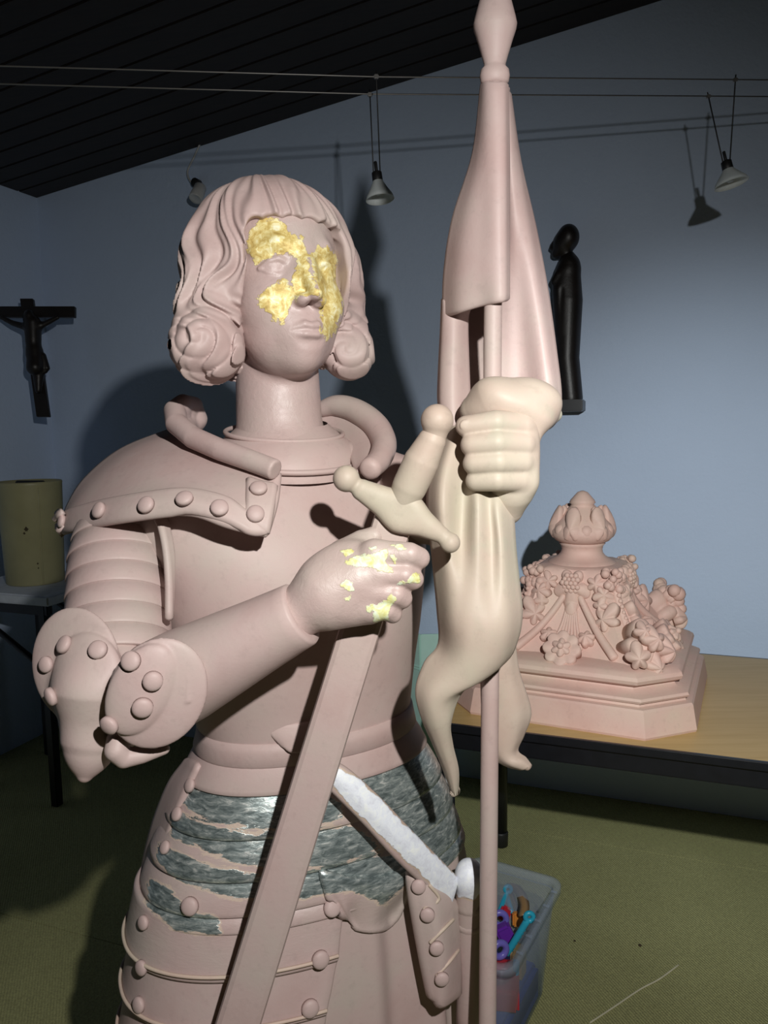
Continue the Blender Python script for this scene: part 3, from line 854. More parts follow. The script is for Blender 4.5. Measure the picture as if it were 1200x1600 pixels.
FLK = [[(537, 879), (553, 869), (575, 864), (594, 860), (606, 856), (606, 869), (605, 877), (616, 895), (601, 895), (590, 891), (572, 886), (542, 885)],
       [(572, 858), (583, 851), (590, 857), (580, 863)], [(608, 851), (630, 849), (636, 860), (625, 861)], [(610, 868), (616, 867), (620, 882), (615, 882)],
       [(528, 913), (542, 903), (551, 912), (554, 923), (544, 925)], [(537, 934), (548, 930), (549, 937), (539, 940)],
       [(570, 946), (579, 943), (590, 945), (612, 928), (621, 934), (610, 952), (608, 970), (583, 974), (583, 956), (572, 957)],
       [(614, 915), (627, 906), (636, 908), (650, 891), (659, 899), (654, 912), (638, 912)], [(530, 860), (548, 855), (556, 862), (540, 870)]]
rhand = sdf_obj('hand', HD, rhand_fn, (-.115, -.085, -.05), (.085, .07, .065), .0016, M_FLAKE, ST, attrs_fn=lambda W, V: {'leaf': paint(W, FLK)})
rhand['label'] = 'hand on the sword with pale yellow flakes of old paint'

# ---- sword: blade, guard with ball ends, grip, pommel
SWA, SWB = P(612, 822, .915), P(372, 1600, .985)
sax = (SWB - SWA) / np.linalg.norm(SWB - SWA)
sdirx = np.cross(sax, CF); sdirx /= np.linalg.norm(sdirx)
if sdirx @ CR < 0: sdirx = -sdirx
sdirz = np.cross(sdirx, sax)
if sdirz @ CF > 0: sdirz = -sdirz                               # towards the viewer
zb = (0.16 - SWA[2]) / sax[2]                                     # runs on down to the plinth
BR = []
for t, w in ((-.01, .0235), (.14, .0245), (.45, .0265), (.70, .0285), (zb * .86, .028), (zb * .96, .018), (zb, .003)):
    c = SWA + sax * t
    prof = [(-1, 0), (-.93, .006), (-.72, .0085), (.72, .0085), (.93, .006), (1, 0), (.9, -.007), (-.9, -.007)]
    BR.append(np.array([c + sdirx * x * w + sdirz * z for x, z in prof]))
sword = loft('sword', BR, M_PINK, ST, smooth=False)
sword['label'] = 'long straight sword held point down'
SF = Frame(P(630, 800, .91), yaw=0)
G0, G1 = SF.at(545, 752, .905), SF.at(700, 846, .905)
gx = (G1 - G0) / np.linalg.norm(G1 - G0)
gz = SF.l(SF.o - sdirz); gz = -gz; gz = gz - gx * (gz @ gx); gz /= np.linalg.norm(gz); gy = np.cross(gz, gx)
GA = np.array([gx, gy, gz])
def guard_fn(p):
    mid = (G0 + G1) / 2
    m2 = SF.at(630, 800, .905)
    d = s_cone(p, SF.at(566, 766, .905), m2, .013, .0235)
    d = U(d, s_cone(p, m2, SF.at(690, 836, .905), .0235, .010), .012)
    d = I(d, np.abs((p - m2) @ gz) - .0155, .008)
    d = U(d, s_cone(p, SF.at(622, 806, .906), SF.at(606, 836, .912), .022, .022), .01) if False else d
    d = U(d, s_sph(p, SF.at(541, 748, .903), .0158), .004)
    d = U(d, s_sph(p, SF.at(703, 848, .905), .0122), .004)
    return d
guard = sdf_obj('crossguard', SF, guard_fn, (-.09, -.07, -.04), (.08, .06, .04), .0014, M_TORCHTINT, sword)
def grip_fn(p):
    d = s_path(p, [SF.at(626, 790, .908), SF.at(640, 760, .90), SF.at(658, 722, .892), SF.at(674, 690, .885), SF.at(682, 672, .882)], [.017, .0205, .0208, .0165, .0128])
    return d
sdf_obj('grip', SF, grip_fn, (-.05, -.03, -.05), (.09, .14, .07), .0018, M_TORCHTINT, sword)
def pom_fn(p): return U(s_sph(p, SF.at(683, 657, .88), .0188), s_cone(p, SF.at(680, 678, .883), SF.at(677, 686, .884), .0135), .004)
sdf_obj('pommel', SF, pom_fn, (0, .06, -.02), (.09, .15, .07), .0016, M_TORCHTINT, sword)

# ---- fauld: silvered lames round the hips
FA = [(322, 641, 1128, .112), (303, 664, 1174, .121), (279, 688, 1226, .134), (259, 707, 1276, .144), (247, 720, 1318, .151), (242, 727, 1338, .154)]
def dcf(py): return 1.178 + (py - 1128) * 1.6e-4
SIL = [[(295, 1212), (350, 1235), (435, 1237), (500, 1235), (530, 1255), (535, 1275), (480, 1292), (410, 1292), (325, 1283), (280, 1250)],
       [(270, 1265), (325, 1292), (400, 1304), (480, 1300), (550, 1292), (597, 1325), (520, 1352), (450, 1356), (365, 1346), (268, 1305)],
       [(250, 1320), (325, 1354), (400, 1368), (480, 1364), (580, 1338), (632, 1338), (640, 1375), (600, 1412), (550, 1390), (450, 1405), (350, 1400), (275, 1370), (245, 1345)],
       [(233, 1375), (262, 1388), (290, 1425), (340, 1435), (344, 1460), (275, 1452), (230, 1415)],
       [(518, 1180), (640, 1122), (678, 1165), (708, 1230), (720, 1305), (716, 1365), (700, 1365), (640, 1310), (580, 1240)]]
SILA = lambda V: {'leaf': paint(V, SIL) + .2}
fau = []
for i in range(len(FA) - 1):
    a, b = np.array(FA[i], float), np.array(FA[i + 1], float)
    rings = []
    N_ = 9
    for j in range(N_ + 1):
        t = j / N_; q = a + (b - a) * t
        rings.append(ring(q[0], q[1], q[2], dcf(q[2]), q[3], n=220, grow=-.0035 + .006 * t + .002 * math.sin(t * math.pi), tilt=0.0))
    rings.append(ring(b[0], b[1], b[2] + 1.5, dcf(b[2]), b[3], n=220, grow=.0012))
    rings.append(ring(b[0], b[1], b[2] - 3, dcf(b[2]), b[3], n=220, grow=-.010))
    fau.append(loft('fauld_lame', rings, M_SILVER if i else M_PINK, ST, caps=(i == 0, False), attrs_fn=SILA))
for i in (1, 2, 3, 4): fau[i]['label'] = 'hip lame with worn silver leaf'
# waistband with its lapped end
WB_ = [(321, 641, 1108, .1125, -.004), (321, 641, 1109, .1125, .002), (321, 642, 1122, .1125, .0035), (318, 645, 1138, .1135, .004), (316, 647, 1142, .1140, .0)]
loft('waistband', [ring(a, b, c, dcf(c), d, grow=g) for a, b, c, d, g in WB_], M_PINK, ST, caps=(False, False))
patch('waistband_end', [[(418, 1134, 1.048), (440, 1134, 1.046), (480, 1130, 1.05), (520, 1124, 1.06)], [(424, 1148, 1.045), (444, 1152, 1.043), (484, 1152, 1.046), (522, 1146, 1.056)], [(440, 1166, 1.044), (456, 1174, 1.042), (490, 1172, 1.045), (524, 1166, 1.055)]], M_PINK, ST, t=.008, k=5)
# hip edge strip with rivets at the far left
patch('hip_plate', [[(288, 1186, 1.13), (297, 1190, 1.10), (305, 1196, 1.08)], [(262, 1222, 1.14), (276, 1230, 1.10), (286, 1236, 1.08)], [(240, 1275, 1.16), (254, 1286, 1.11), (264, 1290, 1.085)], [(226, 1325, 1.17), (236, 1335, 1.12), (248, 1340, 1.09)], [(219, 1362, 1.17), (226, 1372, 1.13), (236, 1372, 1.10)]], M_PINK, ST, t=.012, k=5)

# ---- belt and scabbard
BEL = [[(517, 1192, 1.035), (545, 1208, 1.036), (592, 1250, 1.044), (642, 1302, 1.062), (688, 1348, 1.09), (716, 1376, 1.115)],
       [(508, 1206, 1.031), (537, 1226, 1.031), (582, 1270, 1.038), (632, 1322, 1.056), (680, 1368, 1.085), (712, 1392, 1.112)],
       [(503, 1222, 1.034), (528, 1244, 1.033), (572, 1288, 1.040), (622, 1342, 1.058), (672, 1388, 1.087), (706, 1412, 1.112)]]
WHT = [[(513, 1196), (560, 1218), (640, 1298), (716, 1374), (712, 1420), (700, 1404), (640, 1346), (560, 1266), (508, 1214)]]
belt = patch('belt', BEL, M_WHITE, ST, t=.012, k=8, attrs_fn=lambda V: {'leaf': paint(V, WHT) + .3})
belt['label'] = 'sword belt covered in old white paint'
SCF = Frame(P(733, 1375, 1.13), yaw=0)
def cap_fn(p):
    d = s_ell(p, SCF.at(733, 1370, 1.125), (.0215, .027, .022))
    d = U(d, s_cone(p, SCF.at(733, 1385, 1.13), SCF.at(732, 1412, 1.135), .020, .0185), .006)
    return d
sdf_obj('scabbard_cap', SCF, cap_fn, (-.03, -.06, -.03), (.03, .04, .03), .002, M_WHITE, ST, attrs_fn=lambda W, V: {'leaf': paint(W, [[(700, 1330), (765, 1330), (765, 1385), (740, 1408), (715, 1402), (700, 1380)]])})
tube('scabbard', [(733, 1405, 1.135), (733, 1450, 1.148), (732, 1520, 1.165), (731, 1600, 1.185)], [.0195, .0195, .0185, .018], M_PINK, ST, n=18, k=4, pixel=True)
for y, d in ((1412, 1.138), (1440, 1.146)):
    tube('scabbard_band', [(733, y - 4, d), (733, y + 4, d + .002)], .0212, M_PINK, ST, n=18, k=2, pixel=True)

# ---- skirt: pleated cloth that falls to the plinth
SK = [(246, 719, 1314, .145), (241, 732, 1372, .151), (237, 742, 1440, .157), (232, 749, 1520, .163), (224, 758, 1620, .17), (210, 770, 1770, .18)]
def pleat(t): return (.010 * np.sin(t * 19 + 1.2 * np.sin(t * 3)) + .003 * np.sin(t * 31 + 1)) * np.exp(-((t - 1.08) / .42) ** 4)
skr = [ring(a, b, c, dcf(c) + .004, d, n=240, wave=pleat) for a, b, c, d in catmull(SK, 4)]
last = skr[-1]; cen = last.mean(0)
for z, s in ((.30, 1.07), (.17, 1.10)):
    q = cen + (last - cen) * s; q[:, 2] = z; skr.append(q)
skirt = loft('skirt', skr, M_PINK, ST)
box('plinth', (cen[0], cen[1] + .02, .08), (.74, .62, .16), M_PINK, ST, bev=.012)
# lower front point of the lames over the pleats
tf = bvh(*fau, skirt)
hem = drape('fauld_point', tf, [[(500, 1362), (540, 1372), (585, 1374), (620, 1362), (652, 1332)], [(508, 1386), (545, 1400), (588, 1402), (622, 1388), (650, 1352)],
                                [(516, 1402), (548, 1428), (582, 1436), (618, 1414), (648, 1372)], [(522, 1410), (552, 1444), (582, 1451), (612, 1440), (645, 1388)]], .0075, M_SILVER, ST, t=.010, attrs_fn=SILA)
# her right tasset: lames round the thigh, riveted at both edges
def tring(py, t0px, t1px, grow):
    f = np.interp(py, [q[2] for q in SK[:6]], [0, 1, 2, 3, 4, 5]); i = min(int(f), 4); f -= i
    q = np.array(SK[i]) * (1 - f) + np.array(SK[i + 1]) * f
    r = ring(q[0], q[1], q[2], dcf(q[2]) + .004, q[3], n=720, grow=grow)
    xy, z = project(r)
    lft = int(np.argmin(xy[:, 0]))                              # left silhouette; front runs from there back towards zero
    end = lft
    while xy[end, 0] < t1px and end > 0: end -= 1
    js = np.linspace(min(lft + 36, 719), end, 60)
    return np.array([r[int(round(j))] for j in js])
LE = [(1322, 534), (1390, 526), (1455, 508), (1520, 492), (1600, 476)]
tas = []
for i in range(4):
    (p0, e0), (p1, e1) = LE[i], LE[i + 1]
    rows = []
    for f, g in ((0, .008), (.25, .0095), (.6, .012), (.92, .0145), (1.02, .0150)):
        rows.append(tring(p0 + (p1 - p0) * f, 0, e0 + (e1 - e0) * f, g))
    o = patch('tasset_lame', rows, M_SILVER if i == 0 else M_PINK, ST, t=.010, k=1, kv=3, pixel=False, attrs_fn=SILA if i == 0 else None)
    tas.append(o)
    e = rows[3]
    cax = P(470, p1, dcf(p1)); ov = e - cax; ov[:, 2] = 0; ov /= np.linalg.norm(ov, axis=1, keepdims=True)
    tube('lame_edge', e + ov * .0030, .0026, M_EDGE, o, n=6, k=1)
rivets(bvh(*tas, *fau, hem), [(298, 1415), (518, 1418), (500, 1498), (484, 1574)], 1.12)
rivets(bvh(*fau, *tas), [(226, 1441, .9), (223, 1511, .95), (219, 1569, 1.0), (254, 1226, .9), (238, 1266, .9), (226, 1320, .85)], 1.0)
# her left tasset, seen edge on
RT = [[(644, 1372, 1.082), (668, 1376, 1.085), (700, 1400, 1.105), (716, 1418, 1.125)],
      [(648, 1420, 1.082), (680, 1428, 1.082), (706, 1436, 1.110), (718, 1450, 1.132)],
      [(662, 1500, 1.090), (694, 1505, 1.090), (716, 1490, 1.125), (722, 1490, 1.145)],
      [(674, 1560, 1.098), (694, 1572, 1.100), (718, 1556, 1.13), (722, 1552, 1.15)]]
rt = patch('tasset_plate', RT, M_PINK, ST, t=.022, k=6)
trt = bvh(rt)
for l in ([(662, 1420), (686, 1404), (702, 1392)], [(672, 1472), (692, 1452), (708, 1436)], [(682, 1524), (702, 1502), (716, 1484)]):
    pts = [np.array(cast(trt, *q)[0]) - CF * .0015 for q in l]
    tube('lame_edge', pts, .0026, M_EDGE, rt, n=6, k=4)
rivets(trt, [(654, 1384), (668, 1428), (682, 1480), (690, 1528)], .95, None)

# ---- banner: pole, finial, cloth
UPV = np.array([0, 0, 1.])
PB = P(775, 520, 1.0)
POLE_TOP = P(773, 118, .962); PDIR = P(762, 1560, 1.085) - POLE_TOP; PDIR /= np.linalg.norm(PDIR)
tlen = (0.16 - POLE_TOP[2]) / PDIR[2]
tube('banner_pole', [POLE_TOP, POLE_TOP + PDIR * .4, POLE_TOP + PDIR * .9, POLE_TOP + PDIR * tlen], [.0115, .0118, .0122, .0125], M_PINK, ST, n=20, k=4, ends=False)
UPD = -PDIR
lathe('finial', [(.0135, -.012), (.0175, -.008), (.0188, -.001), (.0178, .006), (.0140, .010), (.0135, .013), (.016, .022), (.0215, .040), (.0262, .054), (.0272, .060), (.0255, .068), (.0205, .086), (.0145, .106), (.009, .128), (.004, .148), (.001, .156)],
      POLE_TOP, M_PINK, ST, n=32, axis=UPD, squash=.8)
FLP = [[(750, 132, .968), (756, 130, .955), (764, 130, .948), (775, 130, .945), (788, 130, .948), (795, 132, .958)],
       [(737, 240, .988), (748, 240, .968), (760, 240, .956), (775, 240, .950), (789, 240, .952), (797, 242, .966)],
       [(706, 340, 1.010), (728, 340, .980), (754, 340, .964), (774, 340, .954), (789, 340, .956), (797, 340, .970)],
       [(693, 420, 1.030), (718, 420, .992), (752, 418, .972), (774, 416, .962), (789, 414, .963), (797, 412, .976)],
       [(690, 492, 1.040), (716, 484, 1.000), (752, 474, .982), (774, 469, .968), (789, 467, .968), (797, 466, .982)]]
flap = patch('banner_cloth', FLP, M_PINK, ST, t=.009, k=7)
flap['label'] = 'front fold of the furled banner with a sleeve for the pole'
RP = [[(786, 140, .985), (790, 140, .982), (795, 142, .985), (799, 146, .995), (800, 150, 1.01)],
      [(782, 250, 1.010), (790, 250, .998), (800, 250, .995), (810, 250, 1.005), (815, 252, 1.02)],
      [(780, 350, 1.030), (792, 350, 1.015), (806, 350, 1.006), (825, 350, 1.012), (838, 352, 1.04)],
      [(778, 450, 1.045), (794, 450, 1.035), (812, 450, 1.030), (838, 450, 1.022), (857, 452, 1.05)],
      [(776, 550, 1.055), (796, 550, 1.050), (818, 550, 1.046), (850, 550, 1.022), (871, 552, 1.05)],
      [(776, 620, 1.058), (796, 622, 1.055), (824, 624, 1.048), (858, 622, 1.018), (878, 616, 1.045)],
      [(780, 655, 1.058), (800, 660, 1.055), (830, 664, 1.045), (856, 664, 1.025), (874, 652, 1.045)]]
patch('banner_cloth', RP, M_PINK, ST, t=.010, k=6)
LP = [[(689, 468, 1.045), (694, 470, 1.030), (712, 474, 1.028), (736, 478, 1.035)],
      [(687, 520, 1.055), (692, 520, 1.034), (712, 515, 1.025), (732, 506, 1.050)],
      [(684, 580, 1.055), (690, 580, 1.030), (712, 580, 1.022), (734, 580, 1.050)],
      [(683, 625, 1.050), (690, 628, 1.028), (712, 632, 1.020), (736, 628, 1.045)],
      [(688, 655, 1.045), (696, 660, 1.025), (714, 664, 1.018), (738, 655, 1.035)]]
patch('banner_cloth', LP, M_PINK, ST, t=.010, k=6)
patch('banner_cloth', [[(708, 450, 1.10), (740, 450, 1.13), (790, 450, 1.10)], [(704, 540, 1.11), (740, 540, 1.14), (800, 540, 1.10)], [(704, 650, 1.10), (740, 650, 1.12), (810, 650, 1.09)]], M_PINK, ST, t=.008, k=4)
# bunched cloth on top of the fist
BF = Frame(P(790, 640, .985), yaw=0)
def bunch_fn(p):
    d = s_ell(p, BF.at(796, 634, .985), (.052, .036, .044))
    d = U(d, s_ell(p, BF.at(836, 636, 1.00), (.034, .026, .032)), .03)
    d = U(d, s_cone(p, BF.at(742, 640, .99), BF.at(770, 622, .97), .017, .024), .02)
    d = U(d, s_cone(p, BF.at(830, 660, .975), BF.at(822, 690, .975), .018, .018), .02)
    d = U(d, s_cone(p, BF.at(848, 652, 1.02), BF.at(868, 648, 1.03), .014, .010), .02)
    d = d - .0012 * np.sin(p[:, 1] * 120 + p[:, 0] * 70)
    return S(d, s_ell(p, BF.at(772, 690, .965), (.046, .034, .08)), .006)
sdf_obj('banner_knot', BF, bunch_fn, (-.075, -.07, -.07), (.085, .055, .06), .0019, M_TORCHTINT, ST)
# her left hand round the pole
LH = Frame(P(775, 710, .97), yaw=0)
def lp(x, y, d): return LH.at(x, y, d)
def lhand_fn(p):
    d = s_ell(p, lp(800, 708, .985), (.030, .056, .034))
    d = U(d, s_cone(p, lp(806, 670, .975), lp(808, 745, .975), .023, .022), .02)
    d = U(d, s_cone(p, lp(796, 770, .985), lp(790, 792, 1.0), .026, .024), .025)
    K = [((812, 664, .958), (775, 660, .940), (728, 666, .946), .0170, .0130),
         ((814, 694, .955), (776, 692, .936), (738, 695, .943), .0170, .0148),
         ((812, 722, .955), (778, 722, .937), (741, 724, .944), .0162, .0142),
         ((808, 750, .958), (776, 750, .942), (744, 751, .950), .0152, .0132)]
    for i, (a, b, c, r1, r2) in enumerate(K):
        d = U(d, s_path(p, [lp(*a), lp(*b), lp(*c), lp(c[0] + 14, c[1], c[2] + .03)], [r1, (r1 + r2) / 2, r2, r2 * .8]), .004)
    d = U(d, s_cone(p, lp(822, 668, .965), lp(822, 752, .968), .013, .013), .012)
    # nail on the top finger
    nl = s_ell(p, lp(729, 664, .9345), (.0088, .0066, .0016)); d = U(d, nl, .0008)
    return d
lhand = sdf_obj('hand', LH, lhand_fn, (-.075, -.09, -.055), (.065, .065, .06), .0016, M_TORCHTINT, ST)
lhand['label'] = 'hand closed round the banner pole'
# cloth hanging below the fist
DR = [[(704, 668, .995), (712, 668, .985), (722, 676, .978), (740, 690, .985), (765, 695, .99), (790, 700, .99), (806, 710, 1.0)],
      [(676, 730, .995), (694, 735, .962), (722, 745, .972), (742, 745, .975), (765, 750, .978), (786, 755, .982), (806, 770, .995)],
      [(666, 775, .995), (690, 785, .950), (723, 785, .973), (745, 778, .952), (764, 785, .962), (780, 790, .956), (804, 800, .985)],
      [(670, 830, .990), (694, 840, .952), (722, 838, .968), (745, 840, .945), (768, 842, .956), (784, 848, .946), (807, 855, .978)],
      [(676, 890, .985), (700, 900, .950), (724, 902, .946), (746, 905, .940), (768, 908, .946), (788, 908, .944), (812, 905, .974)],
      [(682, 955, .985), (702, 965, .948), (724, 970, .934), (746, 975, .930), (768, 976, .930), (794, 968, .938), (817, 958, .970)],
      [(684, 1005, .985), (702, 1015, .955), (722, 1022, .938), (745, 1028, .934), (768, 1026, .936), (792, 1010, .946), (810, 1000, .972)],
      [(664, 1034, .975), (686, 1050, .952), (706, 1058, .942), (728, 1066, .940), (750, 1064, .944), (774, 1050, .955), (790, 1036, .975)],
      [(649, 1078, .968), (664, 1086, .952), (676, 1092, .946), (690, 1096, .946), (702, 1094, .950), (714, 1088, .958), (728, 1076, .972)],
      [(657, 1120, .970), (667, 1126, .960), (678, 1130, .955), (688, 1132, .955), (696, 1132, .957), (702, 1130, .961), (706, 1126, .968)],
      [(674, 1160, .985), (680, 1164, .976), (687, 1166, .972), (693, 1168, .971), (699, 1168, .972), (704, 1166, .975), (708, 1162, .981)],
      [(692, 1204, 1.0), (697, 1206, .993), (701, 1207, .990), (705, 1208, .989), (709, 1208, .990), (713, 1206, .992), (717, 1203, .997)],
      [(705, 1238, 1.012), (707, 1241, 1.008), (709, 1242, 1.006), (711, 1243, 1.005), (713, 1243, 1.006), (715, 1242, 1.008), (717, 1238, 1.012)]]
hang = patch('banner_cloth', DR, M_TORCHTINT, ST, t=.012, k=5)
hang['label'] = 'banner cloth falling from the fist to a pointed tail'
TL = [[(752, 1000, 1.055), (775, 1000, 1.045), (795, 1000, 1.05), (806, 1005, 1.065)],
      [(752, 1060, 1.065), (772, 1060, 1.052), (796, 1055, 1.055), (812, 1050, 1.070)],
      [(754, 1120, 1.075), (776, 1120, 1.060), (808, 1115, 1.060), (830, 1112, 1.078)],
      [(758, 1160, 1.080), (778, 1160, 1.064), (804, 1155, 1.064), (820, 1148, 1.082)],
      [(770, 1184, 1.080), (784, 1183, 1.066), (800, 1180, 1.066), (810, 1172, 1.080)],
      [(790, 1198, 1.076), (800, 1196, 1.064), (816, 1190, 1.066), (822, 1183, 1.078)],
      [(812, 1204, 1.074), (818, 1203, 1.068), (826, 1199, 1.068), (830, 1194, 1.074)]]
tail = patch('banner_cloth', TL, M_TORCHTINT, ST, t=.011, k=6)
tail['label'] = 'short banner tail curling up behind the pole'
bpy.data.objects.remove(riv0, do_unlink=True)
# ------------------------------------------------------------------ table
tb = empty('table', rm(.24, 2.23, 0), 'long beech-topped table with a black steel frame behind the statue', 'table')
TA0, TA1, TP0, TP1 = -.556, 1.06, 1.826, 2.638
box('tabletop', rm((TA0 + TA1) / 2, (TP0 + TP1) / 2, .731), (TA1 - TA0, TP1 - TP0, .018), M_TABLE, tb, axes=RAX, bev=.002)
for p in (TP0 + .004, TP1 - .004):
    box('edge_strip', rm((TA0 + TA1) / 2, p - (.006 if p < 2 else -.006), .7295), (TA1 - TA0 + .01, .012, .021), M_BLACK, tb, axes=RAX, bev=.002)
for a in (TA0 + .004, TA1 - .004):
    box('edge_strip', rm(a - (.006 if a < 0 else -.006), (TP0 + TP1) / 2, .7295), (.012, TP1 - TP0, .021), M_BLACK, tb, axes=RAX, bev=.002)
for p in (TP0 + .020, TP1 - .07):
    box('rail', rm((TA0 + TA1) / 2, p, .696), (TA1 - TA0 - .04, .028, .052), M_BLACK, tb, axes=RAX, bev=.004)
for a in (TA0 + .045, TA1 - .045):
    box('rail', rm(a, (TP0 + TP1) / 2 - .02, .696), (.028, TP1 - TP0 - .09, .052), M_BLACK, tb, axes=RAX, bev=.004)
for a in (TA0 + .028, TA1 - .028):
    for p in (TP0 + .035, TP1 - .07):
        lg = lathe('leg', [(.0235, 0.03), (.0235, .69)], rm(a, p, 0), M_BLACK, tb, n=20)
        lathe('foot_cap', [(.020, 0), (.0255, .004), (.0265, .05), (.0245, .056)], rm(a, p, 0), M_RUBBER, lg, n=20)

# ------------------------------------------------------------------ carved finial block on the table
ob = rm(-.222, 2.205, .740)
oa = R(5.5)
E1 = T2 * math.cos(oa) - N2 * math.sin(oa); E2 = N2 * math.cos(oa) + T2 * math.sin(oa)
OR = empty('carved_finial', ob, 'pink carved finial block with leaves and rosettes on the beech table', 'carving')
def ow(x, y, z): return ob + E1 * x + E2 * y + Z * z           # y away from the viewer
def octo(s, z, ch):
    q = [(-s + ch, -s), (s - ch, -s), (s, -s + ch), (s, s - ch), (s - ch, s), (-s + ch, s), (-s, s - ch), (-s, -s + ch)]
    return np.array([ow(x, y, z) for x, y in q])
def dens(r, k=4):
    return np.concatenate([[r[i] + (r[(i + 1) % len(r)] - r[i]) * j / k for j in range(k)] for i in range(len(r))])
PROF = [(.312, .0), (.314, .006), (.304, .064), (.300, .069), (.287, .071), (.285, .077), (.291, .080), (.294, .086), (.291, .092), (.281, .095), (.268, .099), (.260, .105), (.258, .110), (.266, .113), (.275, .120), (.278, .129), (.275, .138), (.266, .145), (.256, .148), (.22, .153)]
loft('moulded_base', [dens(octo(s * 1.04, z, s * .34)) for s, z in PROF], M_STONE, OR, angle=24)
# tapering body with hollowed sides
def body_ring(z, s, hol, ch):
    q = octo(s, z, ch); r = dens(q, 12); c = ow(0, 0, z)
    out = []
    for i, v in enumerate(r):
        seg, t = divmod(i, 12); t /= 12
        out.append(v + (c - v) * (hol * (1 - abs(2 * t - 1) ** 3) if seg % 2 == 0 else 0))
    return np.array(out)
BP = [(.150, .235, .10), (.165, .222, .14), (.195, .196, .16), (.235, .168, .16), (.275, .146, .14), (.315, .131, .10), (.345, .122, .05), (.360, .112, .02), (.366, .098, 0)]
body = loft('body', [body_ring(z, s, h, s * .30) for z, s, h in BP], M_STONE, OR, angle=40)
lathe('neck', [(.098, .360), (.092, .368), (.080, .374), (.066, .382), (.058, .392), (.056, .402), (.058, .412), (.064, .419), (.060, .424)], ob, M_STONE, OR, n=40)
bud = lathe('bud', [(.058, .420), (.074, .428), (.087, .442), (.088, .456), (.078, .474), (.060, .494), (.045, .512), (.034, .522), (.031, .528), (.036, .533), (.033, .540), (.022, .553), (.014, .562), (.004, .566)], ob, M_STONE, OR, n=40)
def leaf(name, c, nrm, up, size, lobes, mat, parent, dome=.25, depth=.5, th=.012, petal=False, asp=1.0, n=60):
    nrm = np.asarray(nrm, float); nrm /= np.linalg.norm(nrm); up = np.asarray(up, float); up = up - nrm * (up @ nrm); up /= np.linalg.norm(up); x = np.cross(up, nrm)
    a = np.linspace(0, 2 * math.pi, n, endpoint=False)
    lob = np.abs(np.cos((a - math.pi / 2) * lobes / 2)) ** (.55 if petal else 1.1)
    tip = 1.0 if petal or lobes > 5 else .84 + .26 * np.sin(a) + .10 * np.cos(2 * (a - math.pi / 2))
    rr = size * (1 - depth + depth * lob) * tip
    rings = []
    for f in (.02, .2, .4, .6, .78, .9, .97):
        h = size * dome * ((1 - f ** 2) if not petal else (.35 + .9 * f ** 1.5 - .8 * f ** 4)) + size * .10 * (lob - .5) * f
        h = h + size * .035 * np.cos(a * lobes * 1.0 * 2) * f * (1 - f)
        rings.append(np.asarray(c) + (x * np.cos(a)[:, None] + up * np.sin(a)[:, None] * asp) * (rr * f)[:, None] + nrm * h[:, None])
    rings.append(np.asarray(c) + (x * np.cos(a)[:, None] + up * np.sin(a)[:, None] * asp) * rr[:, None] + nrm * (-.1 * th))
    rings.append(np.asarray(c) + (x * np.cos(a)[:, None] + up * np.sin(a)[:, None] * asp) * (rr * .92)[:, None] + nrm * (-th))
    return loft(name, rings, mat, parent)
def ball(name, c, r, mat, parent, sq=1.0):
    t = np.linspace(-math.pi / 2, math.pi / 2, 8)
    return lathe(name, [(max(r * math.cos(q), 1e-4), r * math.sin(q) * sq) for q in t], c, mat, parent, n=14, caps=(False, False))
def balls(name, pts, r, mat, parent):
    bm = bmesh.new()
    for p in pts:
        bmesh.ops.create_uvsphere(bm, u_segments=10, v_segments=6, radius=r * rng.uniform(.85, 1.1), matrix=Matrix.Translation(Vector(p)))
    V = np.array([v.co for v in bm.verts]); F = [[v.index for v in f.verts] for f in bm.faces]; bm.free()
    return mk(name, V, F, mat, parent)
tbody = bvh(body)
def on_body(x, y, z, out):
    """point and normal on the body, shot in from outside along a horizontal direction"""
    d = -(E1 * out[0] + E2 * out[1]); s = ow(x, y, z) - d * .6
    h = tbody.ray_cast(Vector(s), Vector(d))
    return np.array(h[0]), np.array(h[1] if h[1].dot(Vector(d)) < 0 else -h[1])
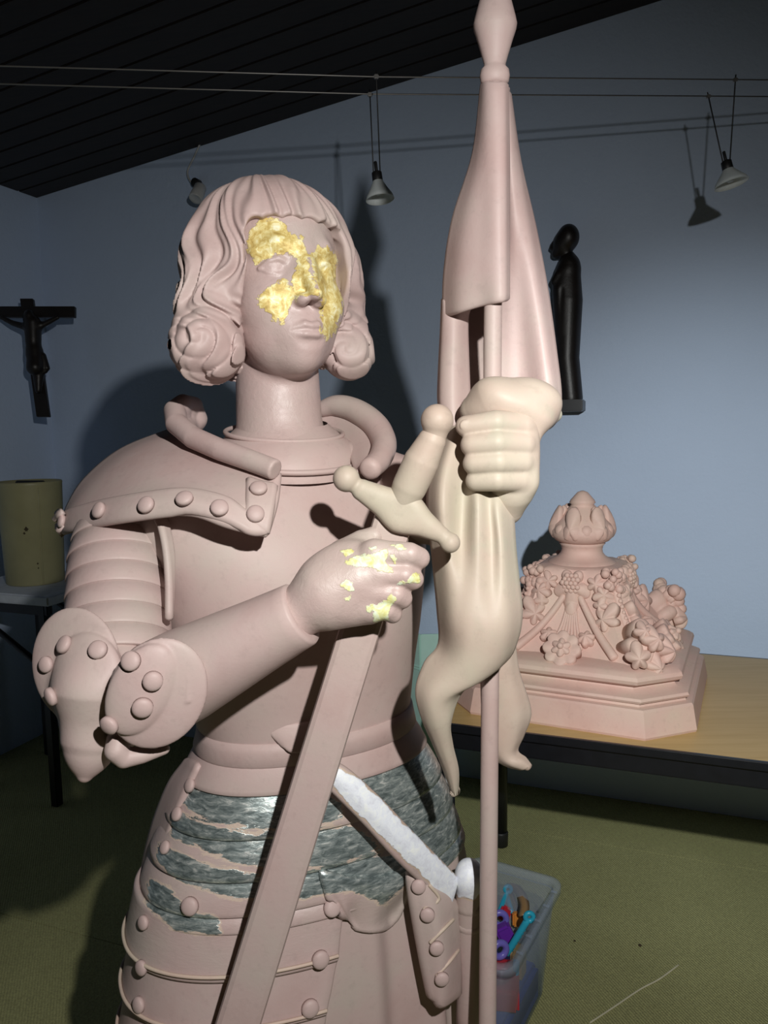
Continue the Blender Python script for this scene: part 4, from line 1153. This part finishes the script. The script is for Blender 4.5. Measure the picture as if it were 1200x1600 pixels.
# bud: four curling leaves and bosses
for k in range(6):
    t = k * math.pi / 3 + .35
    dr = E1 * math.cos(t) + E2 * math.sin(t)
    lf = leaf('bud_leaf', ob + dr * .076 + Z * .462, dr + Z * .22, Z, .041, 3, M_STONE, bud, dome=.42, depth=.42, asp=1.35, n=30, th=.012)
    tube('leaf_tip', [ob + dr * .070 + Z * .484, ob + dr * .056 + Z * .500, ob + dr * .050 + Z * .516, ob + dr * .053 + Z * .523], [.015, .013, .009, .004], M_STONE, bud, n=8, k=3)
    d2 = E1 * math.cos(t + .52) + E2 * math.sin(t + .52)
    ball('boss', ob + d2 * .070 + Z * .458, .020, M_STONE, bud)
for face in range(4):
    ang = face * math.pi / 2
    def rot(x, y): return (x * math.cos(ang) - y * math.sin(ang), x * math.sin(ang) + y * math.cos(ang))
    out = rot(0, -1); od = E1 * out[0] + E2 * out[1]; sd = E1 * rot(1, 0)[0] + E2 * rot(1, 0)[1]
    def put(x, z):
        q = rot(x, 0); return on_body(q[0], q[1], z, out)
    # hanging leaf with a bunch of berries at the top
    p, n = put(0, .322); leaf('hanging_leaf', p + n * .006, n, -Z, .062, 5, M_STONE, OR, dome=.28, depth=.38, asp=1.1, th=.02)
    p, n = put(0, .272); leaf('leaf_tip', p + n * .006, n, -Z, .028, 3, M_STONE, OR, dome=.35, depth=.3, th=.02, n=30)
    for s in (-1, 1):
        p, n = put(s * .062, .328); leaf('leaf_lobe', p + n * .004, n + sd * s * .3, sd * s, .036, 5, M_STONE, OR, dome=.30, depth=.4, th=.02, n=40)
    p, n = put(0, .328)
    up = Z - n * n[2]; bx = np.cross(up, n)
    balls('berry_bunch', [p + n * (.026 - 1.6e-3 * (i * i + j * j)) + bx * (i + .5 * (j % 2)) * .0115 + up * j * .0100 for i in (-2, -1, 0, 1) for j in (-2, -1, 0, 1, 2) if (i + .5 * (j % 2)) ** 2 + j * j < 5.2], .0074, M_STONE, OR)
    # four-lobed leaves either side
    for s in (-1, 1):
        p, n = put(s * .094, .240); leaf('ivy_leaf', p + n * .005, n, Z + sd * s * .5, .046, 5, M_STONE, OR, dome=.28, depth=.45, th=.02)
        p, n = put(s * .080, .272); leaf('ivy_leaf', p + n * .008, n, Z, .026, 4, M_STONE, OR, dome=.30, depth=.4, th=.02, n=40)
        # slanting stems that frame the central fan
        q = [put(s * x, z) for x, z in ((.022, .290), (.050, .245), (.085, .200), (.128, .160))]
        tube('stem', [a + b * .004 for a, b in q], [.009, .010, .011, .012], M_STONE, OR, n=8, k=4)
        p, n = put(s * .050, .188); 
        leaf('small_rosette', p + n * .012, n + Z * .3, Z, .024, 6, M_STONE, OR, dome=.5, depth=.25, th=.03, n=36)
    # fan of fluted stalks
    for k in range(-3, 4):
        q = [put(k * x, z) for x, z in ((.004, .258), (.006, .225), (.009, .195), (.013, .165))]
        tube('stalk', [a + b * .003 for a, b in q], [.004, .0045, .005, .006], M_STONE, OR, n=6, k=3)
    # large open rosette on the step
    c = ow(*rot(0, -.243), .178)
    ro = leaf('rosette', c, od * .8 + Z * .6, Z, .050, 8, M_STONE, OR, dome=.22, depth=.22, th=.034, petal=True)
    leaf('inner_petals', c + (od * .8 + Z * .6) * .012, od * .8 + Z * .6, Z, .026, 6, M_STONE, ro, dome=.35, depth=.3, th=.012, n=36)
    ball('eye', c + (od * .8 + Z * .6) * .022, .0085, M_STONE, ro)
    # corner: beaded rib up the edge, berries at its head and a clump of leaves at its foot
    cx, cy = rot(1, -1); cd = (E1 * cx + E2 * cy) / math.sqrt(2)
    rib = []
    for z, s, h in BP[1:-1]:
        rib.append(ob + cd * (s * 1.414 - s * .30 * .70) + Z * z)
    tube('corner_rib', [q - cd * .002 for q in rib], .011, M_STONE, OR, n=10, k=4)
    rr = catmull(rib, 6)
    balls('beading', [q + cd * .010 for q in rr[4::2]], .0065, M_STONE, OR)
    tc = ob + cd * .150 + Z * .335
    sdv = np.cross(Z, cd)
    balls('berry_cluster', [tc + cd * rng.uniform(-.005, .02) + sdv * rng.uniform(-.03, .03) + Z * rng.uniform(-.025, .03) for _ in range(22)], .0115, M_STONE, OR)
    for s in (-1, 1):
        leaf('corner_leaf', tc + sdv * s * .035 - Z * .03 + cd * .004, cd + sdv * s * .5, -Z, .036, 5, M_STONE, OR, dome=.3, depth=.4, th=.02, n=40)
    fc = ob + cd * .292 + Z * .186
    cl = leaf('foliage_clump', fc, cd + Z * .45, Z, .070, 5, M_STONE, OR, dome=.35, depth=.35, th=.055)
    for i, (u, v, w, rd) in enumerate(((-.042, -.012, .020, .040), (.044, -.006, .018, .042), (0, .030, .026, .040), (.006, -.038, .026, .036), (-.02, .05, .01, .03))):
        leaf('curled_leaf', fc + sdv * u + Z * v + cd * w, cd + sdv * u * 14 + Z * (.5 + v * 8), Z + sdv * (u * 4), rd, 5, M_STONE, cl, dome=.5, depth=.38, th=.02, n=40)
    if face in (1,):
        balls('grape_bunch', [fc + cd * rng.uniform(-.01, .035) + sdv * rng.uniform(-.05, .05) + Z * rng.uniform(.01, .085) for _ in range(26)], .019, M_STONE, cl)

# ------------------------------------------------------------------ teal folded board near the wall
M_TEAL = simple('teal_card', (.55, .82, .74), .6, 0, .06, 8)
ft = on_wall(657, 991, 2.86)
bo = empty('folded_board', (ft[0], ft[1], 0), 'teal folded board standing near the back wall, left of the table', 'board')
for s, a in ((-1, 28), (1, -22)):
    dv = (T2 * s) * math.cos(R(abs(a))) + N2 * math.sin(R(abs(a)))
    pn = np.cross(dv, Z)
    pl = box('panel', np.array([ft[0], ft[1], ft[2] / 2]) + dv * .052, (.104, .010, ft[2]), M_TEAL, bo, axes=[dv, pn, Z], bev=.002)
    for zz in (.075, .085):
        box('moulding', np.array([ft[0], ft[1], ft[2] - zz - .06]) + dv * .052 + pn * (.006 if pn @ N2 < 0 else -.006), (.104, .006, .005), M_TEAL, pl, axes=[dv, pn, Z], bev=.001)

# ------------------------------------------------------------------ overhead wires and their two lamps
def wire(name, label, pts):
    q = [np.array(p) for p in pts]
    d0, d1 = q[0] - q[1], q[-1] - q[-2]
    t = (A_L + .004 - q[0] @ T2) / (d0 @ T2); q[0] = q[0] + d0 * t
    t = (A_R - .004 - q[-1] @ T2) / (d1 @ T2); t2 = (WP - .004 - q[-1] @ N2) / (d1 @ N2) if d1 @ N2 > 1e-6 else 9; q[-1] = q[-1] + d1 * min(t, t2)
    return tag(tube(name, q, .0019, M_CABLE, None, n=6, k=1, ends=False), label, 'wire')
def dw(x, off=0): return 1.87 + off + (x - 590) * .00030
W1 = [P(0, 103, dw(0)), P(588, 120, dw(588)), P(1200, 125, dw(1200))]
W2 = [P(0, 131, dw(0, .1)), P(578, 147, dw(578, .1)), P(1200, 151, dw(1200, .1))]
wire('lamp_wire', 'upper thin steel wire stretched across the room under the ceiling', W1)
wire('lamp_wire', 'lower thin steel wire stretched across the room under the ceiling', W2)
def frosted():
    m, nt, b = new_mat('frosted_glass'); b.inputs['Base Color'].default_value = (.75, .80, .80, 1); b.inputs['Roughness'].default_value = .45
    b.inputs['Transmission Weight'].default_value = .35; b.inputs['IOR'].default_value = 1.2
    return m
M_FROST = frosted()
def pendant(label, tops, neck, rimc, ax_end, r0, r1):
    root = empty('wire_lamp', neck, label, 'lamp', None)
    neck = np.asarray(neck); ax = np.asarray(ax_end) - neck; h = np.linalg.norm(ax); ax /= h
    prof = [(r0, 0), (r0 * 1.15, h * .12), (r1 * .62, h * .45), (r1 * .9, h * .78), (r1, h), (r1 * .96, h), (r1 * .86, h * .76), (r1 * .57, h * .45), (r0 * .9, h * .14)]
    lathe('shade', prof, neck, M_FROST, root, n=36, axis=ax, caps=(False, False))
    lathe('holder', [(r0 * .5, -.022), (r0 * 1.05, -.018), (r0 * 1.1, .004), (r0 * .8, .010)], neck, M_RUBBER, root, n=20, axis=ax)
    tube('terminal', [neck - ax * .045, neck - ax * .01], .0042, M_RUBBER, root, n=8, k=2)
    lathe('bulb', [(.006, .01), (.011, .016), (.0115, .03), (.008, .036)], neck, M_FROST, root, n=14, axis=ax)
    for t, s in zip(tops, (-1, 1)):
        t = np.asarray(t)
        rd = tube('rod', [t + (t - neck) * .06, t, neck + CR * s * r0 * .7 - ax * .015], .0018, M_RUBBER, root, n=6, k=1, ends=False)
        box('clip', t, (.012, .010, .010), M_CABLE, rd, bev=.002)
    return root
pendant('glass lamp hanging from the two wires, between the statue head and the banner', [P(578, 148, dw(578, .1)), P(588, 120, dw(588))], P(590, 281, 1.93), None, P(594, 312, 1.93), .012, .036)
pendant('glass lamp hanging askew from the two wires at the right, above the dark figure', [P(1107, 151, dw(1107, .1)), P(1149, 125, dw(1149))], P(1137, 263, 2.06), None, P(1143, 288, 2.06), .013, .044)

# ------------------------------------------------------------------ dark carved figure on the back wall
mb = on_wall(897, 634, WP - .085)
md = float((mb - CO) @ CF)
MF = Frame(P(885, 500, md), axes=[T2, Z, -N2])
MA = empty('carved_figure', P(888, 640, md), 'slim dark wooden figure with bowed head mounted on the back wall', 'sculpture')
def fp(x, y, o=0.0): 
    q = MF.on(x, y, 0); q[2] += o; return q
def robe_fn(p):
    d = s_path(p, [fp(889, 415), fp(889, 470), fp(886, 560), fp(892, 622)], [.040, .050, .045, .044])
    d = U(d, s_path(p, [fp(880, 428, .01), fp(876, 455, .02), fp(878, 520, .015)], [.030, .028, .020]), .02)
    d = U(d, s_cone(p, fp(888, 400), fp(890, 420), .020, .034), .02)
    d = U(d, s_cone(p, fp(873, 432, .03), fp(868, 442, .03), .014), .01)
    d = S(d, s_path(p, [fp(880, 455, .055), fp(876, 520, .055), fp(882, 600, .055)], .006), .01)
    return d
def fhead_fn(p):
    d = s_ell(p, fp(888, 371), (.040, .048, .042))
    d = U(d, s_ell(p, fp(877, 384, .0), (.030, .042, .032)), .02)
    d = U(d, s_sph(p, fp(868, 398), .014), .016)
    d = U(d, s_cone(p, fp(864, 380), fp(862, 388), .006, .008), .010)
    d = U(d, s_cone(p, fp(884, 392), fp(889, 408), .020, .022), .015)
    return d
sdf_obj('robe', MF, robe_fn, (-.10, -.36, -.09), (.11, .28, .10), .004, M_WOOD_DARK, MA)
sdf_obj('head', MF, fhead_fn, (-.12, .16, -.08), (.09, .40, .08), .003, M_WOOD_DARK, MA)
box('base', MF.w(fp(896, 634)) , (.078, .115, .044), M_BLACK, MA, axes=RAX, bev=.004)
box('wall_peg', MF.w(fp(892, 470)) + N2 * .056, (.02, .05, .02), M_WOOD_DARK, MA, axes=RAX, bev=.002)

# ------------------------------------------------------------------ crucifix in the left corner
xd = 3.45
CXC = P(50, 489, xd)
CX = empty('crucifix', P(66, 652, xd), 'dark wooden crucifix hanging in the left corner of the room', 'crucifix')
vx = P(117, 488, xd) - P(37, 488, xd); vx /= np.linalg.norm(vx)
vy = P(41, 467, xd) - P(67, 652, xd); vy /= np.linalg.norm(vy); vn = np.cross(vx, vy); vn /= np.linalg.norm(vn)
k = xd / FPX
box('upright', (P(45, 467, xd) + P(66, 652, xd)) / 2, (20 * k, .022, np.linalg.norm(P(45, 467, xd) - P(66, 652, xd))), M_WOOD_DARK, CX, axes=[vx, vn, vy], bev=.002)
box('crossbeam', P(47, 488, xd) - vn * 0, (142 * k, .024, 17 * k), M_WOOD_DARK, CX, axes=[vx, vn, np.cross(vn, vx)], bev=.002)
XF = Frame(P(50, 540, xd - .03), axes=[CR, CU, -CF])
def cp(x, y, o=0.0):
    q = XF.on(x, y, 0); q[2] += o; return q
def corpus_fn(p):
    d = s_path(p, [cp(51, 505), cp(52, 530), cp(53, 552)], [.036, .034, .030])
    d = U(d, s_path(p, [cp(55, 552), cp(57, 575, .015), cp(60, 582), cp(60, 610)], [.034, .036, .026, .014]), .02)
    d = U(d, s_ell(p, cp(47, 496, .01), (.024, .032, .026)), .008)
    d = U(d, s_path(p, [cp(44, 512), cp(20, 505), cp(2, 496)], [.016, .012, .009]), .015)
    d = U(d, s_path(p, [cp(58, 512), cp(72, 505), cp(90, 496)], [.016, .012, .009]), .015)
    d = U(d, s_path(p, [cp(68, 556), cp(73, 575), cp(71, 580)], [.012, .014, .010]), .012)
    return d
sdf_obj('corpus', XF, corpus_fn, (-.20, -.25, -.06), (.16, .18, .08), .004, M_WOOD_DARK, CX)

# ------------------------------------------------------------------ small white spotlight high on the back wall
sw = on_wall(305, 290, WP - .10)
sdp = float((sw - CO) @ CF)
M_OFFW = simple('white_plastic', (.55, .56, .56), .45)
SPT = empty('wall_spotlight', on_wall(308, 280, WP), 'small white spotlight on a cord, high on the wall left of the head', 'spotlight')
lathe('housing', [(.022, 0), (.026, .006), (.030, .07), (.027, .075), (.020, .07)], P(314, 291, sdp), M_OFFW, SPT, n=22, axis=P(298, 328, sdp - .05) - P(314, 291, sdp))
lathe('mount', [(.020, 0), (.020, .03), (.014, .034)], on_wall(310, 288, WP), M_RUBBER, SPT, n=18, axis=-N2)
tube('bracket', [on_wall(310, 288, WP - .03), P(312, 291, sdp)], .009, M_RUBBER, SPT, n=8, k=2)
tube('cord', [on_wall(312, 226, WP - .012), on_wall(303, 246, WP - .012), on_wall(293, 268, WP - .012), on_wall(298, 284, WP - .02), on_wall(308, 288, WP - .03)], .0045, M_OFFW, SPT, n=6, k=5)

# ------------------------------------------------------------------ cream drum on a trestle table at the left
dd = 3.25
zt = float(P(60, 908, dd)[2])
M_CREAM = simple('cream_enamel', (.33, .31, .17), .45, 0, .08, 9)
dcn = P(56, 905, dd); rad = 47 * dd / FPX
M_CLOTH = simple('white_tablecloth', (.52, .56, .62), .8)
ta = empty('side_table', (dcn[0], dcn[1], 0), 'small white-topped side table on black legs at the far left', 'table')
aw = .20
def sdt(x, y, z): return np.array([dcn[0], dcn[1], 0]) + T2 * x + N2 * y + Z * z
box('tabletop', sdt(.02, .0, zt - .020), (.52, .46, .040), M_CLOTH, ta, axes=RAX, bev=.006)
for s in (-1, 1):
    box('rail', sdt(.02, s * .19, zt - .062), (.46, .03, .044), M_BLACK, ta, axes=RAX, bev=.003)
    for s2 in (-1, 1):
        box('leg', sdt(.02 + s2 * .20, s * .19, (zt - .042) / 2), (.034, .034, zt - .042), M_BLACK, ta, axes=RAX, bev=.003)
    tube('brace', [sdt(-.17, s * .19, zt - .08), sdt(.20, s * .19, zt - .30)], .012, M_BLACK, ta, n=8, k=2)
dr = empty('cream_drum', (dcn[0], dcn[1], zt), 'cream enamelled drum with rust spots on the white side table', 'drum')
hgt = float(P(56, 750, dd)[2] - zt)
lathe('drum_body', [(rad * .88, 0), (rad * .90, .004), (rad * 1.0, hgt * .97), (rad * 1.01, hgt * .985), (rad * .99, hgt), (rad * .94, hgt), (rad * .93, hgt - .012)], (dcn[0], dcn[1], zt), M_CREAM, dr, n=48)
tube('lid_handle', [np.array([dcn[0], dcn[1], zt + hgt - .010]) + CR * q for q in (-.05, -.02, .02, .06)], .012, M_RUBBER, dr, n=8, k=3)
tube('seam', [np.array([dcn[0], dcn[1], zt + hgt * f]) + (CR * .62 - np.array([0, 1, 0]) * .78) / 1.0 * rad * (.90 + .10 * f) for f in (.02, .5, .95)], .003, M_CREAM, dr, n=6, k=2)
M_RUST = simple('rust_spot', (.05, .035, .015), .8)
tdr = bvh(*[c for c in dr.children if c.name.startswith('drum_body')])
for x, y, s in ((41, 828, 1.4), (38, 834, .8), (59, 881, .6), (60, 888, .5)):
    l, n_ = cast(tdr, x, y)
    q = np.array(l); n_ = np.array(n_)
    leaf('rust_spot', q, n_, Z, .0085 * s, 5, M_RUST, dr, dome=.10, depth=.5, th=.001, n=16)

# ------------------------------------------------------------------ clear plastic box of toys on the floor
def plastic():
    m, nt, b = new_mat('clear_plastic')
    b.inputs['Base Color'].default_value = (.55, .62, .72, 1); b.inputs['Roughness'].default_value = .32
    tr = node(nt, 'ShaderNodeBsdfTransparent'); tr.inputs[0].default_value = (.90, .93, .97, 1)
    mx = node(nt, 'ShaderNodeMixShader'); mx.inputs[0].default_value = .24
    nt.links.new(tr.outputs[0], mx.inputs[1]); nt.links.new(b.outputs[0], mx.inputs[2])
    nt.links.new(mx.outputs[0], nt.nodes['Material Output'].inputs[0]); return m
M_PLAS = plastic()
BZ = .30
br, fr_ = at_z(880, 1374, BZ), at_z(800, 1518, BZ)
bd = br - fr_; BLEN = float(np.linalg.norm(bd)); bv = bd / BLEN; bu = np.cross(bv, Z)     # bu to the right
bw = .25
bc = (br + fr_) / 2 - bu * bw / 2; bc[2] = 0
BX = empty('storage_box', bc, 'clear plastic storage box full of toys on the floor behind the banner pole', 'box')
def bq(x, y, z): return bc + bu * x + bv * y + Z * z
def rrect(hx, hy, z, r, n=6):
    out = []
    for cx, cy, a0 in ((hx - r, hy - r, 0), (-hx + r, hy - r, 90), (-hx + r, -hy + r, 180), (hx - r, -hy + r, 270)):
        for i in range(n):
            a = R(a0 + 90 * i / (n - 1)); out.append(bq(cx + r * math.cos(a), cy + r * math.sin(a), z))
    return np.array(out)
hx, hy = bw / 2, BLEN / 2
loft('tub', [rrect(hx - .045, hy - .045, .002, .02), rrect(hx - .035, hy - .035, .004, .03), rrect(hx - .012, hy - .012, BZ - .02, .03), rrect(hx - .0145, hy - .0145, BZ - .02, .03), rrect(hx - .038, hy - .038, .007, .03)], M_PLAS, BX, caps=(True, True))
loft('rim', [rrect(hx - .015, hy - .015, BZ - .022, .03), rrect(hx + .002, hy + .002, BZ - .024, .035), rrect(hx + .003, hy + .003, BZ - .004, .036), rrect(hx, hy, BZ, .034), rrect(hx - .013, hy - .013, BZ, .03), rrect(hx - .015, hy - .015, BZ - .006, .03), rrect(hx - .015, hy - .015, BZ - .022, .03)], M_PLAS, BX, caps=(False, False))
for s in (-1, 1):
    for i in range(5):
        box('rim_rib', bq(s * (hx - .005), -hy + BLEN * (i + 1) / 6, BZ + .0005), (.016, .004, .003), M_PLAS, BX, axes=[bu, bv, Z])
MT = {k: simple('toy_' + k, c, .3, 0, .03) for k, c in dict(turquoise=(.03, .42, .60), purple=(.16, .03, .42), violet=(.20, .17, .62), brown=(.30, .18, .08), orange=(.75, .28, .05), red=(.55, .03, .05), blue=(.05, .12, .50), tan=(.52, .36, .18), cream=(.62, .58, .46)).items()}
# under layer, seen through the sides
def ringtoy(label, c, r, t, mat, nrm, name='toy_ring'):
    nrm = np.asarray(nrm, float); nrm /= np.linalg.norm(nrm); x = np.cross(nrm, [0, 1, .01]); x /= np.linalg.norm(x); y = np.cross(nrm, x)
    a = np.linspace(0, 2 * math.pi, 25)[:-1]; b = np.linspace(0, 2 * math.pi, 11)[:-1]
    V = np.array([np.asarray(c) + (x * math.cos(p) + y * math.sin(p)) * (r + t * math.cos(q)) + nrm * t * math.sin(q) for p in a for q in b])
    F = [(i * 10 + j, ((i + 1) % 24) * 10 + j, ((i + 1) % 24) * 10 + (j + 1) % 10, i * 10 + (j + 1) % 10) for i in range(24) for j in range(10)]
    return tag(mk(name, V, F, mat), label, 'toy')
tag(box('toy_brick', bq(-.01, -.02, .060), (.20, .26, .10), MT['blue'], axes=[bu, bv, Z], bev=.012), 'large blue toy block at the bottom of the plastic box', 'toy')
tag(box('toy_brick', bq(.02, -.06, .140), (.14, .12, .058), MT['red'], axes=[bu * .94 + bv * .34, bv * .94 - bu * .34, Z], bev=.008), 'red toy block under the purple pieces in the box', 'toy')
def at_b(x, y, z): return at_z(x, y, z)
def stick(label, a, b, r, mat, loops=True):
    a, b = np.asarray(a), np.asarray(b); v = (b - a) / np.linalg.norm(b - a)
    root = empty('toy_stick', a, label, 'toy')
    tube('shaft', [a, (a * 2 + b) / 3, (a + 2 * b) / 3, b], r, mat, root, n=10, k=3)
    nn = np.array(CF * -1)
    o = ringtoy(None, b + v * r * 1.2, r * 1.15, r * .75, mat, nn, 'end_ring')
    del o['category']
    for q in range(7):
        ball('bead', a + (b - a) * (.15 + .1 * q) + np.cross(v, nn) * r * .55, r * .62, mat, root)
    loc = o.location.copy(); o.parent = root; o.location = loc - origin_of(root)
    return root
stick('turquoise toy stick with a ringed end leaning on the box rim', at_b(792, 1490, .175), at_b(824, 1438, .265), .0085, MT['turquoise'])
stick('turquoise toy stick lying under the brown curved toy', at_b(781, 1424, .17), at_b(792, 1394, .225), .0075, MT['turquoise'])
tag(tube('toy_stick', [at_b(792, 1400, .20), at_b(800, 1426, .175)], .007, MT['turquoise'], None, n=8, k=2), 'short turquoise toy stick between the brown and purple toys', 'toy')
arc = [at_b(795, 1384, .215), at_b(805, 1386, .222), at_b(814, 1398, .225), at_b(819, 1414, .22), at_b(817, 1430, .21)]
tag(tube('toy_track', arc, .014, MT['brown'], None, n=4, k=5, flat=(1.0, .6)), 'brown curved wooden toy track against the back of the box', 'toy')
tag(tube('toy_track', [at_b(798, 1388, .185), at_b(803, 1406, .18), at_b(811, 1424, .172), at_b(815, 1436, .17)], .007, MT['brown'], None, n=6, k=4), 'thin brown toy strip inside the curved track', 'toy')
tag(box('toy_wedge', at_b(808, 1436, .176), (.026, .020, .036), MT['orange'], axes=[CR, -CF, CU], bev=.004), 'orange toy wedge beside the turquoise ringed stick', 'toy')
ringtoy('violet toy ring at the upper left of the box', at_b(781, 1436, .195), .017, .0085, MT['violet'], -CF)
ringtoy('violet toy ring at the lower left of the box', at_b(781, 1484, .200), .017, .0085, MT['violet'], -CF + CR * .3)
tag(box('toy_brick', at_b(791, 1462, .180), (.040, .034, .060), MT['purple'], axes=[CR * .9 + CU * .43, -CF, CU * .9 - CR * .43], bev=.006), 'purple faceted toy brick in the middle of the box', 'toy')
tag(box('toy_brick', at_b(789, 1425, .170), (.034, .03, .04), MT['red'], axes=[CR * .9 - CU * .43, -CF, CU * .9 + CR * .43], bev=.005), 'small red toy brick behind the violet ring', 'toy')
tag(tube('toy_hook', [bq(hx - .052, -.02, .19), bq(hx - .052, -.03, .12), bq(hx - .056, -.035, .07)], .008, MT['turquoise'], None, n=8, k=4), 'turquoise toy stem pressed against the right side of the box', 'toy')
tag(tube('toy_hook', [bq(hx - .055, -.08, .085), bq(hx - .055, -.04, .075), bq(hx - .055, -.015, .095), bq(hx - .055, -.03, .11)], .008, MT['cream'], None, n=8, k=4), 'cream hooked toy low against the right side of the box', 'toy')
tag(box('toy_brick', bq(hx - .065, .03, .15), (.03, .05, .08), MT['tan'], axes=[bu, bv, Z], bev=.008), 'tan toy block against the right side of the box', 'toy')

# ------------------------------------------------------------------ bits on the carpet
M_THR = simple('pale_thread', (.62, .58, .42), .8)
tag(tube('thread', [at_z(922, 1598, .002), at_z(960, 1573, .002), at_z(1000, 1546, .002), at_z(1030, 1530, .002), at_z(1060, 1508, .002)], .0022, M_THR, None, n=6, k=5), 'pale thread lying on the olive carpet', 'thread')
for x, y, s, lb in ((1000, 1477, .005, 'dark crumb on the carpet beyond the pale thread'), (898, 1470, .0035, 'tiny dark crumb on the carpet nearest the plastic box')):
    tag(ball('crumb', at_z(x, y, s * .5), s, M_RUST, None, .6), lb, 'crumb')
